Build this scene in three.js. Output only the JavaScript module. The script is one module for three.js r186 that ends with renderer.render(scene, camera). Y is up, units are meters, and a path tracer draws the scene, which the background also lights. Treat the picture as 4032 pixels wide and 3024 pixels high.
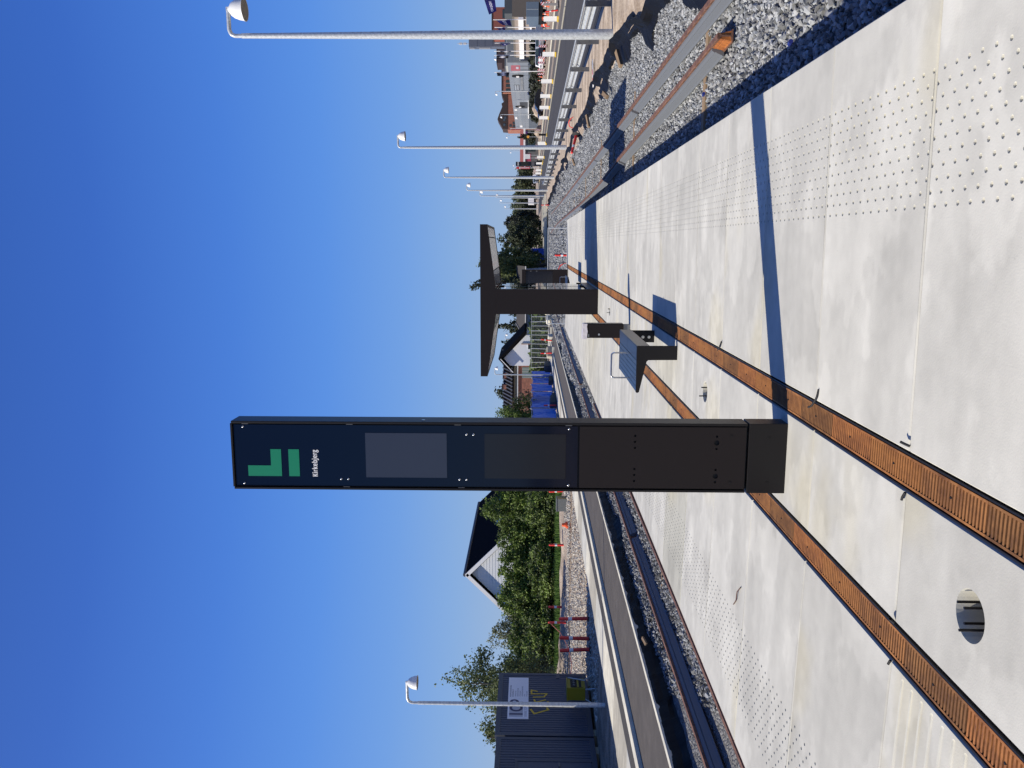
import * as THREE from 'three';
import { mergeGeometries } from 'three/addons/utils/BufferGeometryUtils.js';
import { RoundedBoxGeometry } from 'three/addons/geometries/RoundedBoxGeometry.js';
import { FontLoader } from 'three/addons/loaders/FontLoader.js';
import { ConvexGeometry } from 'three/addons/geometries/ConvexGeometry.js';
import { TextGeometry } from 'three/addons/geometries/TextGeometry.js';

// ---------- camera, sky, sun, exposure ----------
const scene = new THREE.Scene();
const camera = new THREE.PerspectiveCamera(2 * Math.atan(1512 / 3230) * 180 / Math.PI, 4 / 3, 0.05, 4000);
camera.position.set(0, 1.6, 0);
camera.rotation.set(0.02167, 0.16926, -Math.PI / 2 + 0.005, 'YXZ');   // the photograph was taken in portrait and is stored on its side
camera.updateMatrixWorld();
const renderer = new THREE.WebGLRenderer({ antialias: true });
renderer.toneMapping = THREE.LinearToneMapping;
renderer.toneMappingExposure = 1.16;
renderer.shadowMap.enabled = true;

const SUN = new THREE.Vector3(-0.687, 0.669, 0.285).normalize();
{
  const w = 1024, h = 512, data = new Float32Array(w * h * 4);
  const stops = [[0, .36, .475, .66], [2, .32, .465, .70], [5, .245, .425, .75], [9, .168, .36, .785], [14, .108, .292, .785], [20, .070, .218, .705], [28, .044, .147, .565], [40, .029, .10, .41], [60, .02, .07, .29], [90, .016, .055, .23]];
  const at = (e) => { for (let i = 1; i < stops.length; i++) if (e <= stops[i][0]) { const a = stops[i - 1], b = stops[i], t = (e - a[0]) / (b[0] - a[0]); return [1, 2, 3].map((k) => a[k] + (b[k] - a[k]) * t); } return stops[stops.length - 1].slice(1); };
  const d = new THREE.Vector3();
  for (let y = 0; y < h; y++) {
    const el = ((y + .5) / h - .5) * Math.PI, base = el > 0 ? at(el * 180 / Math.PI) : [.17, .165, .15];
    for (let x = 0; x < w; x++) {
      const az = ((x + .5) / w - .5) * 2 * Math.PI; d.set(Math.cos(el) * Math.cos(az), Math.sin(el), Math.cos(el) * Math.sin(az));
      const g = el > 0 ? .35 * Math.exp((d.dot(SUN) - 1) * 14) + .05 * Math.exp((d.dot(SUN) - 1) * 3) : 0, o = (y * w + x) * 4;
      for (let k = 0; k < 3; k++) data[o + k] = base[k] * .84 + g * [1, .97, .9][k];
      data[o + 3] = 1;
    }
  }
  const sky = new THREE.DataTexture(data, w, h, THREE.RGBAFormat, THREE.FloatType);
  sky.mapping = THREE.EquirectangularReflectionMapping; sky.magFilter = THREE.LinearFilter; sky.needsUpdate = true;
  scene.background = sky; scene.environment = sky;
}
const sun = new THREE.DirectionalLight(new THREE.Color(1, .915, .79), 5.0);
sun.position.copy(SUN).multiplyScalar(120); sun.castShadow = true; sun.shadow.radius = 1;
Object.assign(sun.shadow.camera, { left: -60, right: 60, top: 60, bottom: -60, near: 1, far: 300 });
sun.shadow.mapSize.set(4096, 4096);
scene.add(sun, sun.target);

// ---------- helpers ----------
function rng(s) { return () => { s = (s + 0x6d2b79f5) | 0; let t = Math.imul(s ^ (s >>> 15), 1 | s); t = (t + Math.imul(t ^ (t >>> 7), 61 | t)) ^ t; return ((t ^ (t >>> 14)) >>> 0) / 4294967296; }; }
const V = (x, y, z) => new THREE.Vector3(x, y, z);
const lerp = (a, b, t) => a + (b - a) * t;
const used = new Map();
function numbered(n) { const k = used.get(n) ?? 0; used.set(n, k + 1); return k ? n + '_' + String(k).padStart(3, '0') : n; }
function thing(name, label, category, pos = [0, 0, 0], turn = 0, group) {
  const o = new THREE.Group(); o.name = numbered(name); o.position.set(...pos); o.rotation.y = turn;
  o.userData = { label, category }; if (group) o.userData.group = group; scene.add(o); return o;
}
function structure(name) { const o = new THREE.Group(); o.name = numbered(name); o.userData = { kind: 'structure' }; scene.add(o); return o; }
function copy(root, pos, turn, label) { const c = root.clone(); c.name = numbered(root.name.replace(/_\d{3}$/, '')); c.userData = { ...root.userData }; if (label) c.userData.label = label; if (pos) c.position.set(...pos); if (turn !== undefined) c.rotation.y = turn; scene.add(c); return c; }
const ZERO = V(0, 0, 0);
// positions, normals and uv in metres (box projection), so that every pattern keeps its real size
function clean(g, keepUv) {
  let q = g.index ? g.toNonIndexed() : g;
  if (!q.attributes.normal) q.computeVertexNormals();
  const p = q.attributes.position, n = q.attributes.normal, r = new THREE.BufferGeometry();
  r.setAttribute('position', p); r.setAttribute('normal', n);
  if (keepUv && q.attributes.uv) r.setAttribute('uv', q.attributes.uv);
  else {
    const uv = new Float32Array(p.count * 2);
    for (let i = 0; i < p.count; i += 3) {
      let ax = 0, ay = 0, az = 0;
      for (let k = 0; k < 3; k++) { ax += n.getX(i + k); ay += n.getY(i + k); az += n.getZ(i + k); }
      ax = Math.abs(ax); ay = Math.abs(ay); az = Math.abs(az);
      for (let k = 0; k < 3; k++) {
        const x = p.getX(i + k), y = p.getY(i + k), z = p.getZ(i + k), o = (i + k) * 2;
        if (ay >= ax && ay >= az) { uv[o] = x; uv[o + 1] = z; } else if (ax >= az) { uv[o] = z; uv[o + 1] = y; } else { uv[o] = x; uv[o + 1] = y; }
      }
    }
    r.setAttribute('uv', new THREE.BufferAttribute(uv, 2));
  }
  return r;
}
function geo(list, keepUv) { const a = (Array.isArray(list) ? list : [list]).map((g) => clean(g, keepUv)); return a.length > 1 ? mergeGeometries(a) : a[0]; }
function add(parent, name, list, mat, keepUv) {
  const m = new THREE.Mesh(list.isReady ? list : geo(list, keepUv), mat); m.name = parent === scene ? numbered(name) : name; m.castShadow = m.receiveShadow = true; parent.add(m); return m;
}
const ready = (list, keepUv) => { const g = geo(list, keepUv); g.isReady = true; return g; };
function stuff(o, label, category) { o.userData.kind = 'stuff'; if (label) { o.userData.label = label; o.userData.category = category; } return o; }
const M4 = new THREE.Matrix4(), E4 = new THREE.Euler();
function put(g, x = 0, y = 0, z = 0, rx = 0, ry = 0, rz = 0) { g.applyMatrix4(M4.makeRotationFromEuler(E4.set(rx, ry, rz)).setPosition(x, y, z)); return g; }
const box = (w, h, d, x, y, z, rx, ry, rz) => put(new THREE.BoxGeometry(w, h, d), x, y, z, rx, ry, rz);
const bx = (x0, x1, y0, y1, z0, z1) => box(x1 - x0, y1 - y0, z1 - z0, (x0 + x1) / 2, (y0 + y1) / 2, (z0 + z1) / 2);
const rb = (x0, x1, y0, y1, z0, z1, r = .004, s = 1) => put(new RoundedBoxGeometry(x1 - x0, y1 - y0, z1 - z0, s, r), (x0 + x1) / 2, (y0 + y1) / 2, (z0 + z1) / 2);
const cyl = (r0, r1, h, n, x, y, z, rx, ry, rz) => put(new THREE.CylinderGeometry(r0, r1, h, n), x, y, z, rx, ry, rz);   // r0 at the top
const tube = (pts, r, n = 8, seg) => new THREE.TubeGeometry(new THREE.CatmullRomCurve3(pts.map((p) => V(...p)), false, 'catmullrom', .1), seg ?? pts.length * 4, r, n);
function rod(a, b, r, n = 8, r2 = r) { const A = V(...a), B = V(...b), d = B.clone().sub(A), g = new THREE.CylinderGeometry(r2, r, d.length(), n); g.applyQuaternion(new THREE.Quaternion().setFromUnitVectors(V(0, 1, 0), d.clone().normalize())); g.translate((A.x + B.x) / 2, (A.y + B.y) / 2, (A.z + B.z) / 2); return g; }
const shape = (pts) => new THREE.Shape(pts.map((p) => new THREE.Vector2(...p)));
const ext = (sh, depth, o = {}) => new THREE.ExtrudeGeometry(Array.isArray(sh) ? shape(sh) : sh, { depth, bevelEnabled: !!o.bevel, bevelSize: o.bevel ?? 0, bevelThickness: o.bevel ?? 0, bevelOffset: -(o.bevel ?? 0), bevelSegments: 1, curveSegments: o.seg ?? 10 });
function flat(quads) {   // list of [a,b,c,d] corners
  const p = []; for (const [a, b, c, d] of quads) { p.push(...a, ...b, ...c); if (d) p.push(...a, ...c, ...d); }
  const g = new THREE.BufferGeometry(); g.setAttribute('position', new THREE.BufferAttribute(new Float32Array(p), 3)); g.computeVertexNormals(); return g;
}
// a closed profile [x, y] swept along points [x, z] on the ground; x of the profile points to the right of the way
function sweep(profile, path, y = 0, caps = true) {
  const n = profile.length, rings = path.map((p, i) => {
    const a = path[Math.max(i - 1, 0)], b = path[Math.min(i + 1, path.length - 1)], dx = b[0] - a[0], dz = b[1] - a[1], l = Math.hypot(dx, dz), rx = -dz / l, rz = dx / l;
    return profile.map(([u, v]) => [p[0] + rx * u, y + v + (p[2] ?? 0), p[1] + rz * u]);
  });
  const q = []; for (let i = 0; i + 1 < rings.length; i++) for (let k = 0; k < n; k++) { const l = (k + 1) % n; q.push([rings[i][k], rings[i][l], rings[i + 1][l], rings[i + 1][k]]); }
  if (caps) for (const [r, f] of [[rings[0], 1], [rings[rings.length - 1], -1]]) for (const t of THREE.ShapeUtils.triangulateShape(profile.map((p) => new THREE.Vector2(...p)), [])) q.push(f > 0 ? [r[t[0]], r[t[1]], r[t[2]]] : [r[t[2]], r[t[1]], r[t[0]]]);
  return flat(q);
}
const bez = (p, x, fx) => { let i = 1; while (i < p.length - 1 && p[i][0] > x) i++; const a = p[i - 1], b = p[i], t = Math.min(1, Math.max(0, (x - a[0]) / (b[0] - a[0]))); return lerp(a[1], b[1], t); };   // table by falling z

// ---------- textures ----------
const hash = (x, y, s) => { let h = Math.imul(x, 374761393) ^ Math.imul(y, 668265263) ^ Math.imul(s, 2147483647); h = Math.imul(h ^ (h >>> 13), 1274126177); return ((h ^ (h >>> 16)) >>> 0) / 4294967296; };
function vnoise(x, y, px, py, s) { const xi = Math.floor(x), yi = Math.floor(y), f = x - xi, g = y - yi, u = f * f * (3 - 2 * f), v = g * g * (3 - 2 * g), a = ((xi % px) + px) % px, b = (a + 1) % px, c = ((yi % py) + py) % py, d = (c + 1) % py; return lerp(lerp(hash(a, c, s), hash(b, c, s), u), lerp(hash(a, d, s), hash(b, d, s), u), v); }
const fbm = (u, v, fx, fy, oct, s) => { let r = 0, a = .5, t = 0; for (let o = 0; o < oct; o++) { r += a * vnoise(u * fx, v * fy, fx, fy, s + o); t += a; a *= .5; fx *= 2; fy *= 2; } return r / t; };
function texture(n, fn, srgb = true) {
  const d = new Uint8Array(n * n * 4), enc = (c) => 255 * (c <= .0031308 ? 12.92 * c : 1.055 * Math.pow(Math.max(c, 0), 1 / 2.4) - .055);
  for (let y = 0; y < n; y++) for (let x = 0; x < n; x++) { const c = fn((x + .5) / n, (y + .5) / n), o = (y * n + x) * 4; for (let k = 0; k < 3; k++) { const v = typeof c === 'number' ? c : c[k]; d[o + k] = Math.min(255, Math.max(0, srgb ? enc(v) : v * 255)); } d[o + 3] = 255; }
  const t = new THREE.DataTexture(d, n, n); t.wrapS = t.wrapT = THREE.RepeatWrapping; t.magFilter = THREE.LinearFilter; t.minFilter = THREE.LinearMipmapLinearFilter; if (srgb) t.colorSpace = THREE.SRGBColorSpace; t.needsUpdate = true; return t;
}
function per(t, metres, ox = 0, oy = 0) { const c = t.clone(); c.repeat.set(1 / metres, 1 / metres); c.offset.set(ox, oy); c.needsUpdate = true; return c; }
const std = (o) => new THREE.MeshStandardMaterial(o), rgb = (r, g, b) => new THREE.Color().setRGB(r, g, b);
const plain = (r, g, b, rough = .8, metal = 0, extra = {}) => std({ color: rgb(r, g, b), roughness: rough, metalness: metal, ...extra });
const mix3 = (a, b, t) => a.map((x, i) => lerp(x, b[i], t));
const smooth = (a, b, x) => { const t = Math.min(1, Math.max(0, (x - a) / (b - a))); return t * t * (3 - 2 * t); };
// cells of broken stone: (edge distance, id)
function cells(u, v, n, s) { const x = u * n, y = v * n, xi = Math.floor(x), yi = Math.floor(y); let d1 = 9, d2 = 9, id = 0; for (let j = -1; j < 2; j++) for (let i = -1; i < 2; i++) { const a = ((xi + i) % n + n) % n, b = ((yi + j) % n + n) % n, dx = xi + i + hash(a, b, s) - x, dy = yi + j + hash(a, b, s + 1) - y, d = Math.hypot(dx, dy); if (d < d1) { d2 = d1; d1 = d; id = hash(a, b, s + 2); } else if (d < d2) d2 = d; } return [d2 - d1, id]; }

const tConcrete = texture(1024, (u, v) => {
  const a = fbm(u, v, 5, 7, 5, 11), b = fbm(u, v, 6, 22, 4, 31), c = fbm(u, v, 64, 64, 3, 51), st = smooth(.6, .78, fbm(u, v, 4, 5, 4, 71)), patch = smooth(.52, .62, fbm(u, v, 11, 16, 6, 91));
  let g = .525 + (a - .5) * .18 + (b - .5) * .15 + (c - .5) * .07 + (patch - .4) * .06;
  const speck = vnoise(u * 300, v * 300, 300, 300, 5) > .985 ? -.07 : 0; g += speck;
  return [g * 1.0 - st * .012, g * .985 - st * .028, g * .865 - st * .07];
});
const tGrain = texture(512, (u, v) => .5 + (fbm(u, v, 90, 90, 3, 3) - .5) * .8, false);
const tBallast = texture(1024, (u, v) => { const [e, id] = cells(u, v, 44, 7), g = lerp(.08, .30, id) + (fbm(u, v, 5, 5, 3, 4) - .5) * .05; return [g, g * 1.01, g]; });
const tBallastH = texture(1024, (u, v) => { const [e, id] = cells(u, v, 44, 7); return smooth(0, .45, e) * (.5 + .5 * id); }, false);
const tSoil = texture(1024, (u, v) => { const a = fbm(u, v, 5, 5, 6, 21), [e, id] = cells(u, v, 90, 9), peb = id > .72 ? .07 : 0; return mix3([.24, .185, .135], [.43, .355, .275], smooth(.25, .75, a)).map((c) => c + peb); });
const tSoilH = texture(512, (u, v) => { const [e, id] = cells(u, v, 60, 9); return .5 * fbm(u, v, 12, 12, 5, 33) + (id > .5 ? .5 * smooth(0, .4, e) * id : 0); }, false);
const tAsphalt = texture(512, (u, v) => { const g = .046 + (fbm(u, v, 6, 6, 4, 8) - .5) * .025 + (hash(Math.floor(u * 512), Math.floor(v * 512), 3) - .5) * .03; return [g * 1.06, g, g * .93]; });
const tRust = texture(512, (u, v) => { const a = fbm(u, v, 6, 6, 6, 12), b = fbm(u, v, 30, 30, 4, 42); return mix3([.115, .043, .014], [.40, .17, .048], smooth(.2, .8, a * .6 + b * .4)); });
const tRail = texture(512, (u, v) => { const a = fbm(u, v, 8, 8, 5, 13), b = fbm(u, v, 60, 60, 3, 14); return mix3([.085, .04, .025], [.23, .115, .07], smooth(.25, .75, a * .5 + b * .5)); });
const tZinc = texture(512, (u, v) => { const [e, id] = cells(u, v, 22, 17), a = fbm(u, v, 7, 7, 4, 18); const g = .36 + (id - .5) * .10 + (a - .5) * .16; return [g * .97, g, g * 1.02]; });
const tBrick = texture(512, (u, v) => { const r = Math.floor(v * 24), w = u * 8 + (r % 2) * .5, fx = w - Math.floor(w), fy = v * 24 - r, m = fx < .04 || fy < .12; const t = hash(Math.floor(w) % 8, r, 6); return m ? [.24, .2, .17] : mix3([.17, .06, .038], [.33, .12, .075], t); });
const tWood = texture(512, (u, v) => { const a = fbm(u, v, 4, 60, 4, 24); return mix3([.16, .105, .06], [.36, .26, .16], a); });

// ---------- materials ----------
const concretes = []; for (let i = 0; i < 8; i++) { const k = [1, .97, 1.03, .93, 1.015, .955, .99, .84][i]; concretes.push(std({ color: rgb(k, k, k * (i === 7 ? .95 : 1)), map: per(tConcrete, 4.1, i * .37, i * .23), bumpMap: per(tGrain, .5), bumpScale: .0006, roughness: .86 })); }
const mConcrete = concretes[0], mOldConcrete = std({ color: rgb(.72, .69, .64), map: per(tConcrete, 3), roughness: .9 });
const mCurb = std({ color: rgb(1.15, 1.12, 1.05), map: per(tConcrete, 2.3), roughness: .9 });
const phys = (o) => new THREE.MeshPhysicalMaterial(o);
const mDark = phys({ color: rgb(.008, .0068, .0068), roughness: .42, specularIntensity: .55, bumpMap: per(tGrain, .12), bumpScale: .00012 });
const mDarkSoft = phys({ color: rgb(.0115, .0082, .0078), roughness: .5, specularIntensity: .45, bumpMap: per(tGrain, .1), bumpScale: .0001 });
const mBlack = plain(.004, .004, .004, .7), mRubber = plain(.012, .012, .013, .75);
const mZinc = std({ map: per(tZinc, .5), roughness: .42, metalness: .25, color: rgb(1.5, 1.53, 1.53) });
const mSteel = plain(.55, .56, .57, .28, 1), mGrey = plain(.12, .125, .13, .55), mPost = std({ map: per(tZinc, .6), color: rgb(.35, .35, .36), roughness: .6, metalness: .3 });
const mRust = [[1, 1, 1], [.8, .85, .9], [1.15, 1.05, 1], [.95, .9, .8]].map((c, i) => std({ color: rgb(...c), map: per(tRust, .9, i * .31, i * .17), bumpMap: per(tGrain, .06), bumpScale: .0006, roughness: .8 }));
const mRustDark = std({ color: rgb(.34, .3, .28), map: per(tRust, .6), roughness: .9 });
const mRail = std({ map: per(tRail, .7), roughness: .75, bumpMap: per(tGrain, .08), bumpScale: .0006 });
const mPrimer = std({ color: rgb(1.25, 1.0, .75), map: per(tRust, 1.3), roughness: .75 });
const mFiller = std({ color: rgb(.135, .148, .165), roughness: .6, bumpMap: per(tGrain, .2), bumpScale: .0008 });
const mBallast = std({ map: per(tBallast, 2.2), bumpMap: per(tBallastH, 2.2), bumpScale: .035, roughness: .95 });
const mSoil = std({ map: per(tSoil, 3.7), bumpMap: per(tSoilH, 2.1), bumpScale: .03, roughness: 1 });
const mSand = std({ color: rgb(1.17, 1.16, 1.12), map: per(tSoil, 3.1), bumpMap: per(tSoilH, 2.6), bumpScale: .015, roughness: 1 });
const mGravel = std({ color: rgb(1.12, 1.07, 1.0), map: per(tSoil, 2.3), bumpMap: per(tBallastH, 2.6), bumpScale: .04, roughness: 1 });
const mAsphalt = std({ map: per(tAsphalt, 1.7), bumpMap: per(tGrain, .35), bumpScale: .002, roughness: .92 });
const mOldRoad = std({ color: rgb(2.3, 2.15, 1.95), map: per(tAsphalt, 1.7), bumpMap: per(tGrain, .35), bumpScale: .002, roughness: .95 });
const mFabric = phys({ color: rgb(.0038, .0036, .0036), roughness: .6, specularIntensity: .4, side: THREE.DoubleSide, bumpMap: per(tGrain, .3), bumpScale: .003 });
const mWood = std({ map: per(tWood, .8), roughness: .85 });
const mWhite = plain(.78, .78, .77, .45), mRed = plain(.74, .04, .032, .5), mDarkRed = plain(.3, .02, .025, .55), mOrange = plain(.75, .12, .03, .6), mYellow = plain(.75, .5, .05, .55);
const mBrick = std({ map: per(tBrick, 1.8), roughness: .9 }), mSalmon = std({ color: rgb(1.25, 1.2, 1.15), map: per(tBrick, 1.8), roughness: .9 });
const mGlassDark = plain(.03, .045, .05, .08), mRoof = phys({ color: rgb(.007, .0065, .008), roughness: 1, specularIntensity: .12 }), mRoofGrey = plain(.06, .055, .05, .8), mRoofBrown = plain(.045, .03, .027, .85);
const mPane = new THREE.MeshPhysicalMaterial({ color: rgb(.92, .97, .95), roughness: .02, transmission: 1, thickness: 0, ior: 1.5 });
const canvasTex = (w, h, draw) => { const c = document.createElement('canvas'); c.width = w; c.height = h; draw(c.getContext('2d'), w, h); const t = new THREE.CanvasTexture(c); t.colorSpace = THREE.SRGBColorSpace; return t; };
const font = await new FontLoader().loadAsync('fonts/droid/droid_sans_bold.typeface.json');

// ---------- the ground ----------
const nz = (x, z, s, k) => fbm(x / 64 + 8, z / 64 + 8, 64 / s | 0 || 1, 64 / s | 0 || 1, 3, k) - .5;
{
  const xs = [[-2500, -.42], [-60, -.42], [-20, -.42], [-11, -.42], [-9.2, -.42], [-7.3, -.95], [4.2, -.95], [4.95, -.47], [7, -.44], [22, -.44], [60, -.44], [2500, -.42]], zs = [60, -112, -118, -2800], q = [];
  for (let j = 0; j < 3; j++) for (let i = 0; i + 1 < xs.length; i++) { const y = (k, jj) => (jj > 1 ? -.43 : xs[k][1]); q.push([[xs[i][0], y(i, j), zs[j]], [xs[i + 1][0], y(i + 1, j), zs[j]], [xs[i + 1][0], y(i + 1, j + 1), zs[j + 1]], [xs[i][0], y(i, j + 1), zs[j + 1]]]); }
  const g = add(scene, 'ground', flat(q), mSoil); g.userData.kind = 'structure';
}
function field(name, x0, x1, z0, z1, step, fy, mat, fx) {   // a sheet with its own unevenness
  const nx = Math.max(1, Math.round((x1 - x0) / step)), n = Math.round((z0 - z1) / step), q = [], P = (i, j) => { const z = lerp(z0, z1, j / n), a = fx ? fx(z) : [x0, x1], x = lerp(a[0], a[1], i / nx); return [x, fy(x, z), z]; };
  for (let j = 0; j < n; j++) for (let i = 0; i < nx; i++) q.push([P(i, j), P(i + 1, j), P(i + 1, j + 1), P(i, j + 1)]);
  const m = add(scene, name, flat(q), mat); m.userData.kind = 'structure'; return m;
}
const heap = (z) => smooth(.38, .62, vnoise(z * .17 + 40.35, .5, 256, 256, 77)) * (z > -13.8 && z < -8.5 ? .1 : 1);
const EDGE = [[8, 2.4], [-8, 3.0], [-12.7, 3.62], [-16, 4.1], [-19.4, 4.4], [-23, 4.62], [-28, 4.78], [-40, 4.85], [-66, 4.8], [-100, 4.4]];
const edgeR = (z) => bez(EDGE, z) + nz(0, z, 2, 5) * .5;
const bulge = (z) => 1.0 * .42 * smooth(.66, .9, vnoise(z * .42 + 60.2, .5, 256, 256, 71)) + (z > -11.6 ? .22 * smooth(-11.6, -10.4, z) : 0);
const bedY = (x, z) => -.715 + nz(x, z, 1, 61) * .07 + (x < -6.5 ? smooth(-6.3, -6.9, x) * (.09 + .15 * heap(z)) : 0) + (x > 3 ? smooth(-.5, .1, x - edgeR(z)) * .10 : 0);
field('ballast_bed', -7.12, 4.6, 6, -114, .4, (x, z) => bedY(x, z) - .012, mBallast, (z) => [-7.12, edgeR(z) + .05]);
field('sand_bank', 4.5, 6.75, 8, -104, .5, (x, z) => -.405 + nz(x, z, 1, 62) * .05 - (x - edgeR(z) < .35 ? .06 : 0), mSand, (z) => [edgeR(z) + .1, 6.75]);
const slab = (name, x0, x1, y0, y1, z0, z1, mat) => { const m = add(scene, name, bx(x0, x1, y0, y1, z1, z0), mat); m.userData.kind = 'structure'; return m; };
slab('asphalt_road', 6.7, 13.8, -.6, -.395, 30, -216, mAsphalt);
slab('old_road', 13.81, 19.6, -.6, -.405, 30, -230, mOldRoad);
slab('dirt_strip', 16.2, 17.1, -.6, -.385, 30, -230, mSoil);
slab('road_kerb', 13.8, 13.95, -.6, -.33, 20, -216, mOldConcrete);
slab('road_kerb', 19.61, 19.85, -.6, -.31, 20, -230, mCurb);
slab('gravel_verge', 19.86, 24, -.6, -.37, 20, -240, mGravel);
slab('cycle_path', 7.0 - 15.83, -7.15, -.62, -.37, 14, -100, std({ color: rgb(1.55, 1.45, 1.36), map: per(tAsphalt, 1.7), bumpMap: per(tGrain, .35), bumpScale: .002, roughness: .92 }));
slab('path_kerb', -7.149, -7.05, -.75, -.362, 14, -98, mCurb);
slab('path_kerb', -9.08, -8.835, -.62, -.297, 14, -98, mCurb);
slab('pavement_strip', -9.55, -9.081, -.62, -.305, 14, -98, mAsphalt);
{ // concrete pavement on the left: its slabs are pieces
  const pv = structure('pavement'), gs = [ready(rb(-.645, .645, -.12, 0, -1.24, 1.24, .008)), ready(rb(-.645, .645, -.12, 0, -.74, .74, .008))];
  for (let z = 6, i = 0; z > -98; i++) { const k = i % 5 === 3 ? 1 : 0, d = k ? 1.49 : 2.49; const m = add(pv, 'paving_slab', gs[k], [mOldConcrete, mCurb, concretes[3]][i % 3]); m.position.set(-10.2, -.30 - (i % 2) * .002, z - d / 2); z -= d; }
}
slab('gravel_yard', -24, -10.86, -.6, -.345, 4, -42.5, mGravel);
field('dirt_mound', -30, -11, -32, -46, .7, (x, z) => -.42 + .55 * smooth(-35.5, -39, z) * smooth(-46, -43, z) * (.55 + nz(x, z, 2, 63) * 1.4) + nz(x, z, .7, 64) * .28, mSoil);
// the road that crosses beyond the tracks, with its kerbs
slab('side_road', -40, 6.6, -.6, -.36, -113, -121, mOldRoad); slab('side_road_kerb', -40, 6.6, -.6, -.22, -112.6, -112.95, mCurb); slab('side_road_kerb', -40, 6.6, -.6, -.2, -121.05, -121.5, mCurb);
slab('side_road_verge', -40, 6.6, -.6, -.3, -121.6, -128, mOldRoad); slab('side_road_kerb', -40, 6.6, -.6, -.12, -128.1, -128.6, mCurb);

// ---------- the platform ----------
const PITCH = 1.145, ROW0 = -3.4;
function slabGeo(w, holes, sign) {   // top at y 0, from x 0 to sign*w and from z 0 to -PITCH; holes = [{pts, bowl}]
  const c = .007, gap = .0055, x0 = gap, x1 = w - gap, z0 = gap, z1 = PITCH - gap, S = shape([[x0 + c, z0 + c], [x1 - c, z0 + c], [x1 - c, z1 - c], [x0 + c, z1 - c]]);
  for (const h of holes) S.holes.push(new THREE.Path(h.pts.map((p) => new THREE.Vector2(...p))));
  const top = new THREE.ShapeGeometry(S, 1).toNonIndexed(), parts = [];
  top.applyMatrix4(new THREE.Matrix4().makeRotationX(-Math.PI / 2)); parts.push(top);
  const ring = (a, ya, b, yb) => { const A = [[x0 + a, z0 + a], [x1 - a, z0 + a], [x1 - a, z1 - a], [x0 + a, z1 - a]], B = [[x0 + b, z0 + b], [x1 - b, z0 + b], [x1 - b, z1 - b], [x0 + b, z1 - b]], q = []; for (let i = 0; i < 4; i++) { const j = (i + 1) % 4; q.push([[B[i][0], yb, -B[i][1]], [B[j][0], yb, -B[j][1]], [A[j][0], ya, -A[j][1]], [A[i][0], ya, -A[i][1]]]); } return flat(q); };
  parts.push(ring(c, 0, 0, -c), ring(0, -c, 0, -.15));
  for (const h of holes) parts.push(h.bowl);
  const g = geo(parts); g.isReady = true;
  if (sign < 0) { g.scale(-1, 1, 1); const p = g.attributes.position.array, n = g.attributes.normal.array, u = g.attributes.uv.array; for (let i = 0; i < p.length; i += 9) for (let k = 0; k < 3; k++) { let t = p[i + 3 + k]; p[i + 3 + k] = p[i + 6 + k]; p[i + 6 + k] = t; t = n[i + 3 + k]; n[i + 3 + k] = n[i + 6 + k]; n[i + 6 + k] = t; } for (let i = 0; i < u.length; i += 6) for (let k = 0; k < 2; k++) { const t = u[i + 2 + k]; u[i + 2 + k] = u[i + 4 + k]; u[i + 4 + k] = t; } }
  return g;
}
function dimple(cx, cz, r = .0108, n = 9) {   // a small bowl moulded into the slab
  const pts = [], prof = [[r, 0], [r * .9, -.0085], [r * .6, -.0145]], q = [];
  for (let i = 0; i < n; i++) { const a = i / n * 2 * Math.PI; pts.push([cx + r * Math.cos(a), cz + r * Math.sin(a)]); }
  const P = (k, i) => { const a = (i % n) / n * 2 * Math.PI; return [cx + prof[k][0] * Math.cos(a), prof[k][1], -(cz + prof[k][0] * Math.sin(a))]; };
  for (let i = 0; i < n; i++) { for (let k = 0; k < 2; k++) q.push([P(k + 1, i), P(k + 1, i + 1), P(k, i + 1), P(k, i)]); q.push([[cx, -.0155, -cz], P(2, i + 1), P(2, i)]); }
  return { pts, bowl: flat(q) };
}
function groove(cx0, cx1, cz, r = .015, n = 8) {   // a round-ended channel along x
  const o = [], q = []; for (let i = 0; i <= n; i++) { const a = Math.PI / 2 + i / n * Math.PI; o.push([cx0 + r * Math.cos(a), cz + r * Math.sin(a)]); } for (let i = 0; i <= n; i++) { const a = -Math.PI / 2 + i / n * Math.PI; o.push([cx1 + r * Math.cos(a), cz + r * Math.sin(a)]); }
  const m = o.length, P = (k, i) => { const [x, z] = o[i % m], mx = Math.min(cx1, Math.max(cx0, x)), f = [1, .8, .35][k]; return [mx + (x - mx) * f, [0, -.0048, -.0075][k], -(cz + (z - cz) * f)]; };
  for (let i = 0; i < m; i++) for (let k = 0; k < 2; k++) q.push([P(k + 1, i), P(k + 1, i + 1), P(k, i + 1), P(k, i)]);
  for (let i = 1; i + 1 < m; i++) q.push([P(2, i + 1), P(2, i), P(2, 0)]);
  return { pts: o, bowl: flat(q) };
}
const platform = structure('platform');
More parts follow.
